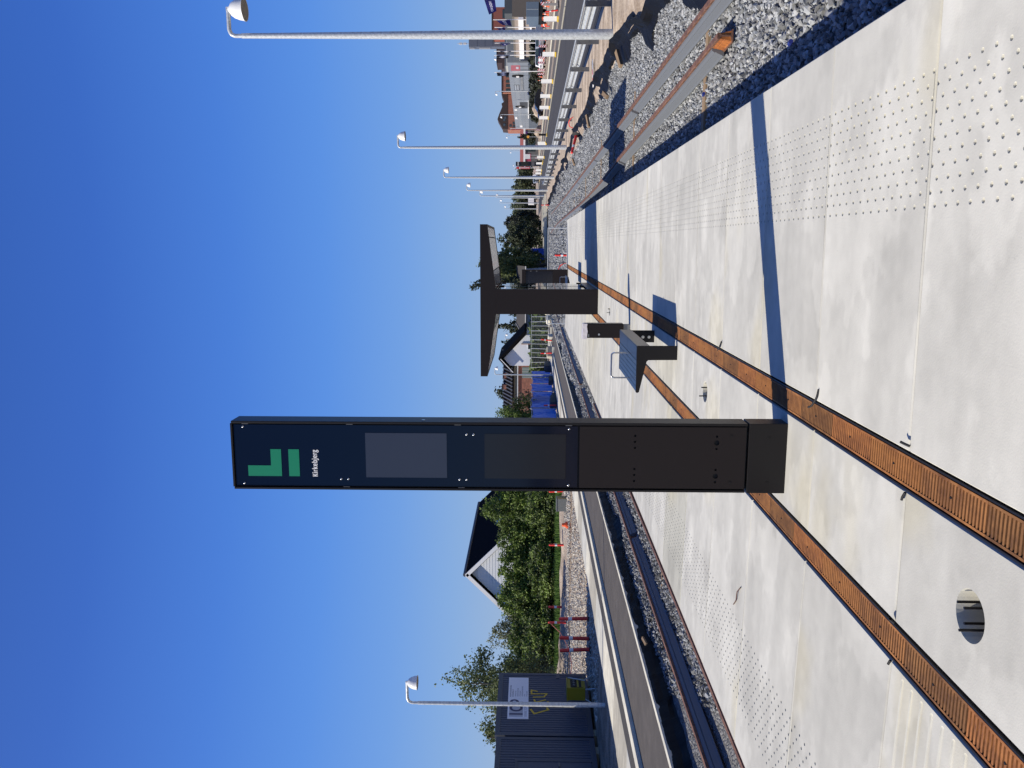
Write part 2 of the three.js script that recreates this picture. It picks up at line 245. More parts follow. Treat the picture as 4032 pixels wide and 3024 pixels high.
{
  const right = [], left = [], cols = (x0, dx, out) => { for (let i = 0; i < 11; i++) for (let k = 0; k < 13; k++) out.push(dimple(x0 + dx * i, .022 + .0881 * k + (i % 2 ? .044 : 0))); };
  cols(.15 + .87, .052, right); cols(2.81 - 1.80, .054, left);
  const gr = []; for (let i = 0; i < 12; i++) gr.push(groove(.045, 1.30, .075 + .086 * i));
  const pit = { pts: [], bowl: null }; for (let i = 0; i < 36; i++) { const a = i / 36 * 2 * Math.PI; pit.pts.push([.305 + .098 * Math.cos(a), .572 + .098 * Math.sin(a)]); }
  { const q = []; for (let i = 0; i < 36; i++) { const a = pit.pts[i], b = pit.pts[(i + 1) % 36]; q.push([[b[0], 0, -b[1]], [a[0], 0, -a[1]], [a[0], -.15, -a[1]], [b[0], -.15, -b[1]]]); } pit.bowl = flat(q); }
  const gR = slabGeo(1.895, right, 1), gL = slabGeo(1.905, left, -1), gM = slabGeo(.606, [], 1), gP = slabGeo(.606, [pit], 1), gG = slabGeo(1.905, gr, -1);
  for (let k = -6; k < 29; k++) {
    const z = ROW0 - PITCH * k, r = add(platform, 'platform_slab', gR, concretes[k === 5 ? 3 : (k * 3 + 70) % 7]), m = add(platform, 'platform_slab', (k + 40) % 4 === 3 && k > -3 && k < 13 ? gP : gM, concretes[(k * 5 + 71) % 7]), l = add(platform, 'platform_slab', k === -1 ? gG : gL, concretes[k === 4 ? 7 : (k * 2 + 73) % 7]);
    r.position.set(-.868, -.001 * (k % 2), z); r.rotation.z = .0106; m.position.set(-1.633, 0, z); l.position.set(-1.802, -.001 * (k % 3 === 0), z); l.rotation.z = -.0236;
  }
  add(platform, 'platform_base', [bx(-3.62, -1.83, -1, -.17, -36.5, 3.4), bx(-1.62, -1.05, -1, -.42, -36.5, 3.4), bx(-.85, .96, -1, -.17, -36.5, 3.4)], mOldConcrete);
  add(platform, 'edge_angle', [bx(-3.735, -3.715, -.22, .03, -36.6, 3.4), bx(-3.8, -3.72, -.235, -.221, -36.6, 3.4)], mRail);
}
// anchor pits in the middle strip, with bolts standing in them
for (const [z, label] of [[-2.83, 'round hole in the concrete with four upright bolts, nearest to the camera'], [-7.41, 'small round hole with bolts between the drains in front of the bench'], [-11.99, 'round bolt hole behind the bench, before the dark ticket post'], [-16.57, 'farthest round bolt hole, just before the shelter wall']]) {
  const t = thing('anchor_pit', label, 'bolt hole', [-1.328, 0, z], 0, 'round bolt holes in the platform');
  const l = new THREE.LatheGeometry([[.096, -.15], [.096, -.4], [0, -.4]].map((p) => new THREE.Vector2(...p)), 28); add(t, 'lining', l, std({ color: rgb(.8, .8, .78), map: per(tConcrete, 2), roughness: .9, side: THREE.DoubleSide }));
  [[-.045, -.03], [.03, -.05], [.045, .035], [-.03, .055]].forEach(([x, zz], i) => { const b = add(t, 'bolt', [cyl(.0055, .0055, .33 + i * .018, 8, x, -.165 + i * .012, zz)], mDark); add(b, 'nut', cyl(.011, .011, .014, 6, x, -.17 + i * .012, zz), mZinc); });
}

// ---------- drains ----------
const grate = ready([box(.128, .006, .496, 0, -.022, 0)]), bars = [], rim = ready([bx(-.066, -.056, -.03, -.002, -.248, .248), bx(.056, .066, -.03, -.002, -.248, .248)]);
for (let i = 0; i < 21; i++) bars.push(rb(-.057, .057, -.021, -.004, -.25 + .0118 + i * .0237 - .0062, -.25 + .0118 + i * .0237 + .0062, .003));
const barsG = ready(bars.concat([bx(-.066, -.056, -.021, -.003, -.2485, .2485), bx(.056, .066, -.021, -.003, -.2485, .2485)]));
for (const [x, label] of [[-.95, 'rusty slotted drain grating nearer to the right platform edge'], [-1.72, 'rusty slotted drain grating left of the information totem, nearer the left track']]) {
  const t = thing('drain_channel', label, 'drain', [x, 0, 0], 0, 'rusty drains along the platform');
  add(t, 'channel_frame', [bx(-.079, -.0725, -.15, .0005, -36.4, 3.2), bx(.0725, .079, -.15, .0005, -36.4, 3.2), bx(-.079, .079, -.15, -.06, -36.4, 3.2)], plain(.02, .02, .024, .5, .3));
  for (let k = 0; k < 79; k++) {
    const z = 2.96 - k * .5, m = add(t, 'grate', barsG, mRust[(k * 7 + (x < -1 ? 1 : 0)) % 4]); m.position.z = z;
    const f = add(m, 'grate_plate', grate, mRustDark); if (k < 26) add(m, 'grate_bolt', ready([cyl(.0055, .0055, .006, 6, 0, -.005, 0)]), mBlack);
  }
}
{ // loose ends of black joint rubber beside the near drain
  const L = [[[[-.79, .004, -4.50], [-.87, .012, -4.515], [-.96, .022, -4.60], [-.985, .03, -4.66]], 'black rubber joint strip lying across the near drain'], [[[-.835, .004, -3.385], [-.825, .03, -3.405], [-.815, .05, -3.43]], 'short stub of black rubber standing up from the slab joint'], [[[-1.04, .003, -3.395], [-1.075, .012, -3.41], [-1.10, .014, -3.415]], 'tiny rubber stub at the left rim of the near drain'], [[[-1.63, .003, -3.395], [-1.61, .03, -3.40], [-1.60, .034, -3.39]], 'rubber stub at the right rim of the left drain'], [[[-1.81, .003, -3.40], [-1.845, .012, -3.41]], 'rubber stub at the left rim of the left drain'], [[[-.80, .004, -6.84], [-.87, .02, -6.86], [-.93, .03, -6.93]], 'rubber joint strip beside the bench shadow on the drain']];
  for (const [p, l] of L) { const t = thing('joint_rubber', l, 'rubber strip', [0, 0, 0], 0, 'loose joint rubbers'); add(t, 'strip', tube(p.map((q, i) => i ? q.map((v, k) => lerp(p[0][k], v, .62)) : q), .006, 6, 8), mRubber); }
  const tw = thing('twig', 'small dry twig lying on the concrete left of the drain', 'twig', [0, .02, 0]); add(tw, 'stem', tube([[-2.52, .004, -5.80], [-2.58, .012, -5.86], [-2.66, .008, -5.89], [-2.73, .005, -5.97]], .0045, 5, 10), plain(.09, .045, .035, .9));
}

// ---------- ballast ----------
function stones(name, label, list, kinds, mats) {
  const o = new THREE.Object3D(), R = rng(list.length + 7);
  const byKind = kinds.map(() => []); list.forEach((p) => byKind[Math.floor(R() * kinds.length)].push(p));
  const root = new THREE.Group(); root.name = numbered(name); root.userData = { kind: 'stuff', label, category: 'ballast' }; scene.add(root);
  byKind.forEach((L, k) => {
    const m = new THREE.InstancedMesh(kinds[k], mats, L.length); m.name = 'stone_layer'; m.userData.kind = 'stuff'; m.castShadow = m.receiveShadow = true;
    const c = new THREE.Color();
    L.forEach(([x, y, z, s, t, lo, hi], i) => { o.position.set(x, y, z); o.rotation.set(R() * 6.3, R() * 6.3, R() * 6.3); o.scale.set(s * (.8 + R() * .6), s * (.55 + R() * .35), s * (.75 + R() * .4)); o.updateMatrix(); m.setMatrixAt(i, o.matrix); const g = lerp(lo, hi, Math.pow(R(), 1.4)), w = R(); c.setRGB(g * (.955 + .06 * (w - .5)), g, g * (1.03 + .06 * (.5 - w))); m.setColorAt(i, c); });
    root.add(m);
  });
}
function stoneGeo(seed) { const R0 = rng(seed * 31 + 5), P = []; for (let i = 0; i < 10; i++) { const a = R0() * 6.283, b = R0() * 2 - 1, c = Math.sqrt(1 - b * b), k = .85 + R0() * .4; P.push(V(Math.cos(a) * c * k, b * k, Math.sin(a) * c * k)); } return new ConvexGeometry(P); }
const stoneKinds = [1, 2, 3, 4].map(stoneGeo), mStone = std({ roughness: .9, flatShading: true, color: rgb(1, 1, 1) });
{
  const R = rng(5), A = [], B = [], spread = (out, x0, x1, z0, z1, pitch, s, lo, hi, ok) => { for (let z = z0; z > z1; z -= pitch) for (let x = x0; x < x1; x += pitch) { const a = x + (R() - .5) * pitch * 1.3, c = z + (R() - .5) * pitch * 1.3; if (ok && !ok(a, c)) continue; out.push([a, bedY(a, c) + (R() - .25) * s * .5, c, s * (.75 + R() * .6), 0, lo, hi]); } };
  const inR = (x, z) => x < edgeR(z) + .02 - .36 * smooth(.45, .75, vnoise(z * .55 + 70.1, .5, 256, 256, 73)) + nz(x, z, .3, 68) * .16 && x < .5 + Math.max(0, -z) * .46 + .8;
  spread(A, .98, 5.2, -5.2, -24, .044, .030, .12, .46, inR); spread(A, .98, 5.2, -24, -37, .062, .039, .12, .44, inR);
  spread(A, -6.9, 5.2, -37, -56, .12, .06, .14, .40, inR); spread(A, -6.9, 5.2, -56, -104, .24, .12, .13, .33, inR);
  const inL = (x, z) => x > -6.97 + bulge(z) + nz(x, z, .3, 65) * .12 && x > .5 * z - 1;
  spread(B, -7.05, -3.75, -5.4, -24, .047, .032, .04, .36, inL); spread(B, -7.05, -3.75, -24, -37, .07, .044, .07, .36, inL);
  stones('ballast_stones', 'light grey crushed stone ballast beside the right track and beyond the platform', A, stoneKinds, mStone);
  const Y = []; for (let i = 0; i < 11000; i++) { const x = -10.9 - R() * 11, z = -21 - R() * 21; if (x < -13.4 && z > -25) continue; Y.push([x, -.345 + (z < -35.5 ? .1 : 0), z, .025 + R() * .04, 0, .26, .58]); }
  stones('yard_gravel', 'loose tan gravel on the yard between pavement and sandy strip', Y, stoneKinds, std({ roughness: .95, flatShading: true, color: rgb(1.08, .97, .82) }));
  stones('ballast_stones', 'darker blue grey crushed stone ballast around the left track', B, stoneKinds, mStone);
}
// geotextile laid up the banks
function cloth(name, label, z0, z1, step, line) { const n = Math.round((z0 - z1) / step), q = [], rows = []; for (let i = 0; i <= n; i++) { const z = lerp(z0, z1, i / n); rows.push(line(z)); } for (let i = 0; i < n; i++) for (let k = 0; k + 1 < rows[i].length; k++) q.push([rows[i][k], rows[i][k + 1], rows[i + 1][k + 1], rows[i + 1][k]]); const m = add(scene, name, flat(q), mFabric); m.userData = { label, category: 'geotextile' }; return m; }
cloth('ground_fabric', 'black geotextile hanging along the sandy bank beside the right track', 2, -100, .16, (z) => { const e = edgeR(z), w = nz(3, z, .6, 66), v = nz(9, z, .35, 67), u = nz(5, z, 2.5, 69); const f = smooth(.45, .75, vnoise(z * .55 + 70.1, .5, 256, 256, 73)); return [[e - .06 - f * .34 - w * .2, -.66 - f * .03, z], [e - .03 - f * .2 + w * .2, -.61 + v * .07, z], [e + .04 + v * .12, -.53 + w * .08, z], [e + .12 + w * .16, -.42 + v * .07 + u * .04, z], [e + .18 + w * .2, -.36 + f * .10 + v * .05, z], [e + .27 + w * .2, -.385 + v * .03, z]]; });
cloth('ground_fabric', 'black geotextile hanging from the cycle path kerb above the left track', 6, -60, .07, (z) => { const w = nz(3, z, .6, 76), v = nz(9, z, .3, 77) * 1.5; return [[-7.06, -.372, z], [-7.03 + v * .05, -.43 + w * .04, z], [-7.0 + w * .05, -.53 + v * .06, z], [-6.98 + v * .06 + bulge(z) * .3, -.62 + w * .05, z], [-6.95 + bulge(z) * .75 + w * .08, -.665 + v * .07, z], [-6.93 + bulge(z) + v * .1, -.70, z]]; });

// ---------- rails ----------
const headP = [[-.034, .145], [-.036, .172], [-.028, .18], [.028, .18], [.036, .172], [.034, .145], [.009, .13], [.009, .03], [.07, .014], [.07, 0], [-.07, 0], [-.07, .014], [-.009, .03], [-.009, .13]];
const fillP = (s) => { const p = [[.0095, .129], [.034, .144], [.058, .14], [.078, .108], [.066, .099], [.08, .09], [.106, .03], [.12, .012], [.12, .001], [.0715, .001], [.0715, .0155], [.0095, .031]].map(([x, y]) => [x * s, y]); return s < 0 ? p.reverse() : p; };
function rail(label, path, y, bare) {
  const t = thing('rail', label, 'rail', [0, 0, 0]);
  add(t, 'rail_steel', sweep(headP, path, y), mRail);
  const cut = (a, b) => { const out = []; let s = 0; for (let i = 0; i < path.length; i++) { if (i) s += Math.hypot(path[i][0] - path[i - 1][0], path[i][1] - path[i - 1][1]); out.push(s); } const at = (d) => { let i = 1; while (i < path.length - 1 && out[i] < d) i++; const f = (d - out[i - 1]) / (out[i] - out[i - 1]); return [lerp(path[i - 1][0], path[i][0], f), lerp(path[i - 1][1], path[i][1], f)]; }; const P = [at(a)]; for (let i = 0; i < path.length; i++) if (out[i] > a && out[i] < b) P.push(path[i]); P.push(at(b)); return P; };
  let L = 0; for (let i = 1; i < path.length; i++) L += Math.hypot(path[i][0] - path[i - 1][0], path[i][1] - path[i - 1][1]);
  for (let a = bare; a < L - .5; a += 10.35) for (const s of [-1, 1]) add(t, 'filler_strip', sweep(fillP(s), cut(a, Math.min(L - .35, a + 10.1)), y + .0015), mFiller);
  if (bare > .1) for (const s of [-1, 1]) add(t, 'primed_end', sweep(fillP(s).map(([x, yy]) => [x * .5, yy]), cut(.01, bare - .01), y + .001), mPrimer);
  return t;
}
const mid = (pts, n) => { const c = new THREE.CatmullRomCurve3(pts.map(([x, z]) => V(x, 0, z))), o = []; for (let i = 0; i <= n; i++) { const p = c.getPoint(i / n); o.push([p.x, p.z]); } return o; };
const rNear = rail('right track rail nearer to the platform, cut end with orange primer', mid([[2.31, -9.8], [2.18, -14.1], [2.0, -21], [1.83, -26], [1.68, -35], [1.64, -48], [1.60, -60], [1.43, -75], [1.09, -86]], 44), -.668, .42);
const rFar = rail('right track rail farther from the platform', mid([[2.80, 2], [2.82, -10], [2.82, -26], [2.84, -50], [2.97, -84]], 30), -.668, 9.8);
rail('left track rail farther from the platform', mid([[-6.15, 4], [-6.16, -12], [-6.14, -22], [-5.98, -34]], 24), -.70, .05); rail('continuing left track rail beyond the gap', mid([[-5.92, -34.6], [-5.9, -44], [-5.8, -56], [-5.5, -72]], 16), -.70, .05);
rail('left track rail close below the platform edge', mid([[-5.10, 4], [-5.12, -10], [-5.2, -19], [-5.27, -27]], 20), -.70, .05);
for (const z of [-11.3, -18.9, -23.4, -27.5, -31, -35, -39.5, -44, -49, -55, -62, -70]) { const t = thing('timber_block', 'brown timber laid across the ballast under the right rails', 'timber', [2.35 - (z < -30 ? .15 : 0), -.666, z], (z * 7 % 5) * .02, 'timbers under the right rails'); add(t, 'plank', rb(-.95, .95, -.09, -.002, -.075, .075, .006), mWood); }
for (const z of [-13.5, -24.4, -30]) { const t = thing('timber_block', 'dark timber end under the left rails', 'timber', [-5.65, -.70, z], .02, 'timbers under the left rails'); add(t, 'plank', rb(-.95, .95, -.09, -.002, -.07, .07, .006), mWood); }
[[4.35, -.52, -20.6, .6, 'broken timber offcut half wrapped by fabric on the right bank'], [4.2, -.56, -24.6, 1.2, 'split timber offcut at the foot of the sandy bank'], [4.4, -.5, -31, .3, 'small timber offcut behind the fallen red marker'], [4.1, -.6, -43, .9, 'timber offcut among the torn fabric'], [-6.93, -.47, -13.6, 1.5, 'grey timber offcut leaning on the left path kerb']].forEach(([x, y, z, r, l]) => { const t = thing('timber_offcut', l, 'timber', [x, y, z], r); add(t, 'plank', put(rb(-.24, .24, -.03, .05, -.06, .06, .006), 0, .03, 0, .25, 0, .18), mWood); if (x < 0) t.scale.setScalar(.45); });

// ---------- information totem ----------
{
  const t = thing('information_totem', 'tall dark information totem with green logo and white stop name', 'totem', [-1.32, 0, -5.0]);
  add(t, 'core', bx(-.205, .205, .245, 3.47, -.142, -.016), mBlack);
  for (const s of [-1, 1]) add(t, 'side_panel', rb(s > 0 ? .207 : -.222, s > 0 ? .222 : -.207, .246, 3.478, -.15, .001, .003), mDark);
  add(t, 'back_panel', rb(-.2065, .2065, .246, 3.478, -.1495, -.1425, .002), mDark); add(t, 'top_cap', rb(-.2065, .2065, 3.4705, 3.4845, -.142, .001, .003), mDark);
  const glassM = new THREE.MeshPhysicalMaterial({ color: rgb(.003, .0062, .0165), roughness: .06, specularIntensity: .55 });
  add(t, 'front_glass', rb(-.199, .199, 1.297, 3.4655, -.014, -.006, .002), glassM);
  const scr = new THREE.MeshPhysicalMaterial({ color: rgb(.034, .042, .064), roughness: .2, specularIntensity: .6 });
  add(t, 'screen', bx(-.1395, .1485, 2.12, 2.633, -.0058, -.0045), scr); add(t, 'screen', bx(-.1415, .1465, 1.373, 1.882, -.0058, -.0045), new THREE.MeshPhysicalMaterial({ color: rgb(.013, .0145, .019), roughness: .14, specularIntensity: .6 }));
  const green = plain(.004, .205, .095, .35);
  add(t, 'logo', ext([[-.136, 3.384], [-.067, 3.384], [-.067, 3.237], [.0395, 3.237], [.0395, 3.17], [-.136, 3.17]], .0016), green).position.z = -.0058;
  add(t, 'logo', bx(-.136, .0395, 3.056, 3.1235, -.0058, -.0042), green);
  const tg = new TextGeometry('Kirkebjerg', { font, size: .03, depth: .001, curveSegments: 4, bevelEnabled: false }); tg.computeBoundingBox(); const bb = tg.boundingBox; tg.scale(.174 / (bb.max.x - bb.min.x), 1.06, 1); tg.translate(-.1365 - bb.min.x * .174 / (bb.max.x - bb.min.x), 2.942, -.0056); add(t, 'stop_name', tg, mWhite);
  // lower panel with drilled holes
  const S = shape([[-.198, .252], [.198, .252], [.198, 1.287], [-.198, 1.287]]), hole = (x, y, r) => { const p = new THREE.Path(); p.absarc(x, y, r, 0, Math.PI * 2, true); S.holes.push(p); };
  for (const x of [.141, .103, .064, -.072, -.111, -.150]) hole(x, .941, .0075);
  for (const [x, r] of [[.139, .0075], [.099, .0165], [.06, .0075], [-.075, .0075], [-.116, .0165], [-.154, .0075]]) hole(x, .4335, r);
  add(t, 'lower_panel', ext(S, .011, { seg: 10 }), mDarkSoft).position.z = -.0145;
  const screw = ready([cyl(.0085, .0085, .003, 12, 0, 0, 0, Math.PI / 2), cyl(.004, .004, .0036, 6, 0, 0, .0003, Math.PI / 2)]);
  for (const [x, y] of [[.142, .346], [-.156, .343]]) add(t, 'screw', screw, mDark).position.set(x, y, -.003);
  const cap = new THREE.SphereGeometry(.0075, 10, 5, 0, Math.PI * 2, 0, Math.PI / 2); cap.rotateX(Math.PI / 2); cap.scale(1, 1, .7); const bolt = ready(cap, false);
  for (const [x, y] of [[.184, 3.405], [-.184, 3.413], [-.152, 2.793], [-.152, 2.748], [-.15, 2.041], [-.151, 1.997], [.143, 1.994], [.142, 1.951], [.181, 1.353], [-.182, 1.353]]) add(t, 'glass_bolt', bolt, mSteel).position.set(x, y, -.006);
  for (const [x, y] of [[.2035, 3.39], [.2035, 2.73], [.2035, 2.05], [.2035, 1.355], [-.203, 2.76], [-.203, 2.03]]) add(t, 'clip', bx(x - .0015, x + .0015, y - .02, y + .02, -.012, -.002), mGrey);
  const b2 = cyl(.011, .011, .004, 14, .2235, 2.27, -.05, 0, 0, Math.PI / 2); add(t, 'side_lock', b2, mSteel);
  const pl = add(t, 'plinth', rb(-.223, .223, -.01, .236, -.152, .002, .003), mDark); for (const [x, y] of [[.133, .112], [-.155, .111]]) add(pl, 'screw', screw, mDark).position.set(x, y, .0025);
}

// ---------- shelter ----------
{
  const t = thing('tram_shelter', 'dark tram shelter with wide flat T shaped roof and glass sides', 'shelter', [0, 0, -19.44]);
  const roofP = [[-3.14, 2.78], [.45, 2.78], [.45, 2.61], [-1.055, 2.41], [-1.645, 2.41], [-3.14, 2.615]], D = 3.85;
  add(t, 'front_wall', rb(-1.645, -1.055, 0, 2.409, -.14, 0, .006), mDarkSoft);
  add(t, 'rear_wall', rb(-1.60, -1.125, 0, 2.409, -D, -D + .14, .006), mDarkSoft);
  const rf = add(t, 'roof', [put(ext(roofP, .06), 0, 0, -.06), put(ext(roofP, .06), 0, 0, -D), bx(-3.14, .45, 2.72, 2.78, -D + .06, -.06), bx(-3.14, -3.09, 2.615, 2.72, -D + .06, -.06), bx(.40, .45, 2.61, 2.72, -D + .06, -.06)], mDarkSoft);
  const sof = plain(.80, .80, .79, .22, .9), run = (x) => x > -1.055 ? 2.41 + (x + 1.055) * .1329 : 2.41 + (-1.645 - x) * .1371;
  const panel = (x0, x1, up = .012) => flat([[[x0, run(x0) + up, -D + .061], [x1, run(x1) + up, -D + .061], [x1, run(x1) + up, -.061], [x0, run(x0) + up, -.061]]]);
  sof.side = THREE.DoubleSide;
  add(t, 'soffit_panel', panel(.17, .395), sof); add(t, 'soffit_panel', panel(-.62, .145), sof); add(t, 'soffit_panel', panel(-3.08, -2.88), sof); add(t, 'soffit_panel', panel(-2.86, -2.1), sof);
  const gl = plain(.06, .068, .066, .12); gl.side = THREE.DoubleSide; add(t, 'soffit_glass', panel(-1.05, -.64), gl); add(t, 'soffit_glass', panel(-2.08, -1.65), gl);
  add(t, 'spine_panel', bx(-1.375, -1.325, .12, 2.36, -D + .15, -.15), mDarkSoft);
  for (const [x, s] of [[-1.085, 1], [-1.62, -1]]) {
    for (const [z0, z1] of [[-1.9, -.16], [-3.69, -1.93]]) { add(t, 'glass_pane', flat([[[x, .27, z1], [x, .27, z0], [x, 2.36, z0], [x, 2.36, z1]]]), mPane); add(t, 'pane_edge', [bx(x - .004, x + .004, .25, 2.38, z1 - .002, z1 + .004)], plain(.12, .2, .18, .2)); for (const y of [.22, 2.27]) for (const z of [z0 + .12, z1 - .12]) add(t, 'clamp', rb(x - .022, x + .022, y, y + .1, z - .03, z + .03, .004), mDark); }
    add(t, 'base_panel', [rb(x - .018, x + .018, 0, .215, -D + .15, -.145, .003)], std({ color: rgb(.06, .058, .056), roughness: .38, metalness: .3 }));
  }
  add(t, 'top_rail', [rb(-1.105, -1.065, 2.385, 2.41, -D + .15, -.145, .003), rb(-1.64, -1.6, 2.385, 2.41, -D + .15, -.145, .003)], mDark);
}

// ---------- bench ----------
const bench = thing('platform_bench', 'dark T shaped metal bench with steel armrest, nearer to the camera', 'bench', [0, 0, -8.87], 0, 'metal benches on the platform');
{
  const prof = [[-1.243, 0], [-1.09, 0], [-1.09, .44], [-1.60, .44], [-1.61, .425], [-1.60, .405], [-1.262, .33], [-1.246, .312]], L = -1.73, seat = std({ color: rgb(.05, .055, .064), roughness: .3, metalness: .6 });
  add(bench, 'end_plate', put(ext(prof, .022, { bevel: .003 }), 0, 0, -.022), mDark);
  add(bench, 'end_plate', put(ext([[-1.25, .3], [-1.09, .3], [-1.09, .44], [-1.60, .44], [-1.61, .425], [-1.60, .405], [-1.262, .33]], .022, { bevel: .003 }), 0, 0, L), mDark);
  const leg = add(bench, 'leg', rb(-1.25, -1.095, 0, .325, L + .03, L + .05, .003), mDark); for (const y of [.147, .068]) { const b = add(leg, 'bolt', [cyl(.019, .019, .006, 16, -1.181, y, L + .053, Math.PI / 2), cyl(.011, .011, .014, 6, -1.181, y, L + .058, Math.PI / 2)], mSteel); }
  add(bench, 'skirt', rb(-1.1, -1.0895, .297, .4385, L + .024, -.024, .002), std({ color: rgb(.055, .054, .053), roughness: .34, metalness: .35 }));
  const dk = std({ color: rgb(.022, .023, .03), roughness: .3, metalness: .3 });
  for (const [a, b] of [[-.86, -.024], [L + .024, -.865]]) { add(bench, 'spine_cover', rb(-1.247, -1.101, .432, .4405, a, b, .002), dk); for (let i = 0; i < 6; i++) add(bench, 'seat_slat', rb(-1.596 + i * .0575, -1.5425 + i * .0575, .4285, .4385, a, b, .002), seat); }
  add(bench, 'beam', [bx(-1.24, -1.11, .34, .425, L + .03, -.03), flat([[[-1.24, .34, L + .03], [-1.59, .415, L + .03], [-1.59, .415, -.03], [-1.24, .34, -.03]]])], mDark);
  add(bench, 'armrest', tube([[-1.265, .43, -.76], [-1.265, .60, -.76], [-1.275, .628, -.76], [-1.295, .637, -.76], [-1.53, .637, -.76], [-1.552, .628, -.76], [-1.562, .60, -.76], [-1.562, .43, -.76]], .0095, 10, 60), mSteel);
}
copy(bench, [-2.62, 0, -27.6], Math.PI, 'second dark metal bench seen behind the glass of the shelter');

// ---------- small post with plastic hood ----------
{
  const t = thing('ticket_post', 'short dark box on a grey foot with plastic wrapped top behind the bench', 'ticket validator', [-1.37, 0, -13.07]);
  add(t, 'foot', rb(-.055, .105, 0, .112, -.12, -.03, .004), std({ color: rgb(.2, .2, .195), roughness: .5, metalness: .4 }));
  add(t, 'housing', rb(-.112, .112, .11, .735, -.17, 0, .008, 2), mDarkSoft);
  add(t, 'side_cover', rb(.113, .12, .12, .73, -.168, -.006, .002), std({ color: rgb(.045, .044, .042), roughness: .35, metalness: .3 }));
  const hood = new THREE.BoxGeometry(.25, .075, .19, 10, 3, 8), p = hood.attributes.position; for (let i = 0; i < p.count; i++) p.setXYZ(i, p.getX(i) + nz(p.getX(i) * 9, p.getZ(i) * 9, 1, 81) * .03, p.getY(i) + nz(p.getX(i) * 12, p.getZ(i) * 12, 1, 82) * .03, p.getZ(i) + nz(p.getX(i) * 9, p.getY(i) * 20, 1, 83) * .025); hood.computeVertexNormals();
  add(t, 'plastic_wrap', put(hood, -.01, .725, -.085), new THREE.MeshPhysicalMaterial({ color: rgb(.85, .8, .8), roughness: .35, transmission: .3, thickness: 0 }));
  const lk = add(t, 'lock', [cyl(.016, .016, .008, 14, -.055, .50, .003, Math.PI / 2)], mSteel);
  add(t, 'reader_plate', bx(-.095, -.05, .655, .68, .0005, .003), mGrey);
}
// ---------- display cabinet and railing at the far end ----------
{
  const t = thing('display_cabinet', 'dark cabinet with inset screen at the far end of the platform', 'cabinet', [-1.55, 0, -35.3]);
  add(t, 'housing', [rb(-.47, .47, 0, .64, -.3, 0, .006), rb(-.47, .47, 1.8, 1.96, -.3, 0, .006), rb(-.47, -.42, .64, 1.8, -.3, 0, .004), rb(.42, .47, .64, 1.8, -.3, 0, .004), bx(-.42, .42, .64, 1.8, -.3, -.06)], mDarkSoft);
  add(t, 'screen', bx(-.415, .415, .645, 1.795, -.058, -.045), plain(.008, .009, .016, .12));
  for (const y of [1.3, 1.55]) add(t, 'hinge', rb(.395, .42, y, y + .06, -.044, -.01, .003), mGrey);
}
{
  const t = thing('platform_railing', 'thin galvanised tube railing across the far platform end', 'railing', [0, 0, -36.5]), f = .021;
  add(t, 'frame', tube([[.68, 0, 0], [.68, .77, 0], [.665, .81, 0], [.63, .83, 0], [-3.45, .83, 0], [-3.485, .81, 0], [-3.5, .77, 0], [-3.5, 0, 0]], f, 8, 90), mZinc);
  for (const x of [.39, -.82, -2.02, -3.22]) add(t, 'post', rod([x, 0, 0], [x, .82, 0], .017), mPost);
}

// ---------- street lamps ----------
function makeLamp(name, label, H, r0, r1, arm, head, group) {
  const t = thing(name, label, 'street lamp', [0, 0, 0], 0, group), k = head;
  add(t, 'pole', [rod([0, 0, 0], [0, H * .22, 0], r0, 16, r0 * .96), rod([0, H * .22, 0], [0, H - arm * .5, 0], r0 * .93, 16, r1)], mZinc);
  add(t, 'arm', tube([[0, H - arm * .5, 0], [0, H - arm * .22, 0], [arm * .07, H - arm * .07, 0], [arm * .25, H, 0], [arm, H, 0]], r1 * .82, 10, 26), mZinc);
  const prof = [[.001, 0], [.05, -.005], [.085, -.05], [.15, -.10], [.205, -.19], [.245, -.31], [.262, -.43], [.275, -.445], [.275, -.455], [.255, -.45]].map(([a, b]) => new THREE.Vector2(a * k, b * k * .92));
  const sh = add(t, 'lamp_shade', put(new THREE.LatheGeometry(prof, 28), arm, H + .01, 0), std({ color: rgb(.74, .75, .74), roughness: .32, metalness: 0 })); sh.material.side = THREE.DoubleSide;
  add(t, 'lens', put(new THREE.CylinderGeometry(.254 * k, .254 * k, .012, 28), arm, H - .40 * k, 0), plain(.33, .32, .28, .4)); add(t, 'socket', put(rb(-.05 * k, .06 * k, -.03 * k, .04 * k, -.03 * k, .03 * k, .005), arm, H + .01, 0), mZinc);
  add(t, 'pole_door', put(bx(-.03, .03, .55, .85, 0, .004), 0, 0, r0 * .955), mZinc);
  return t;
}
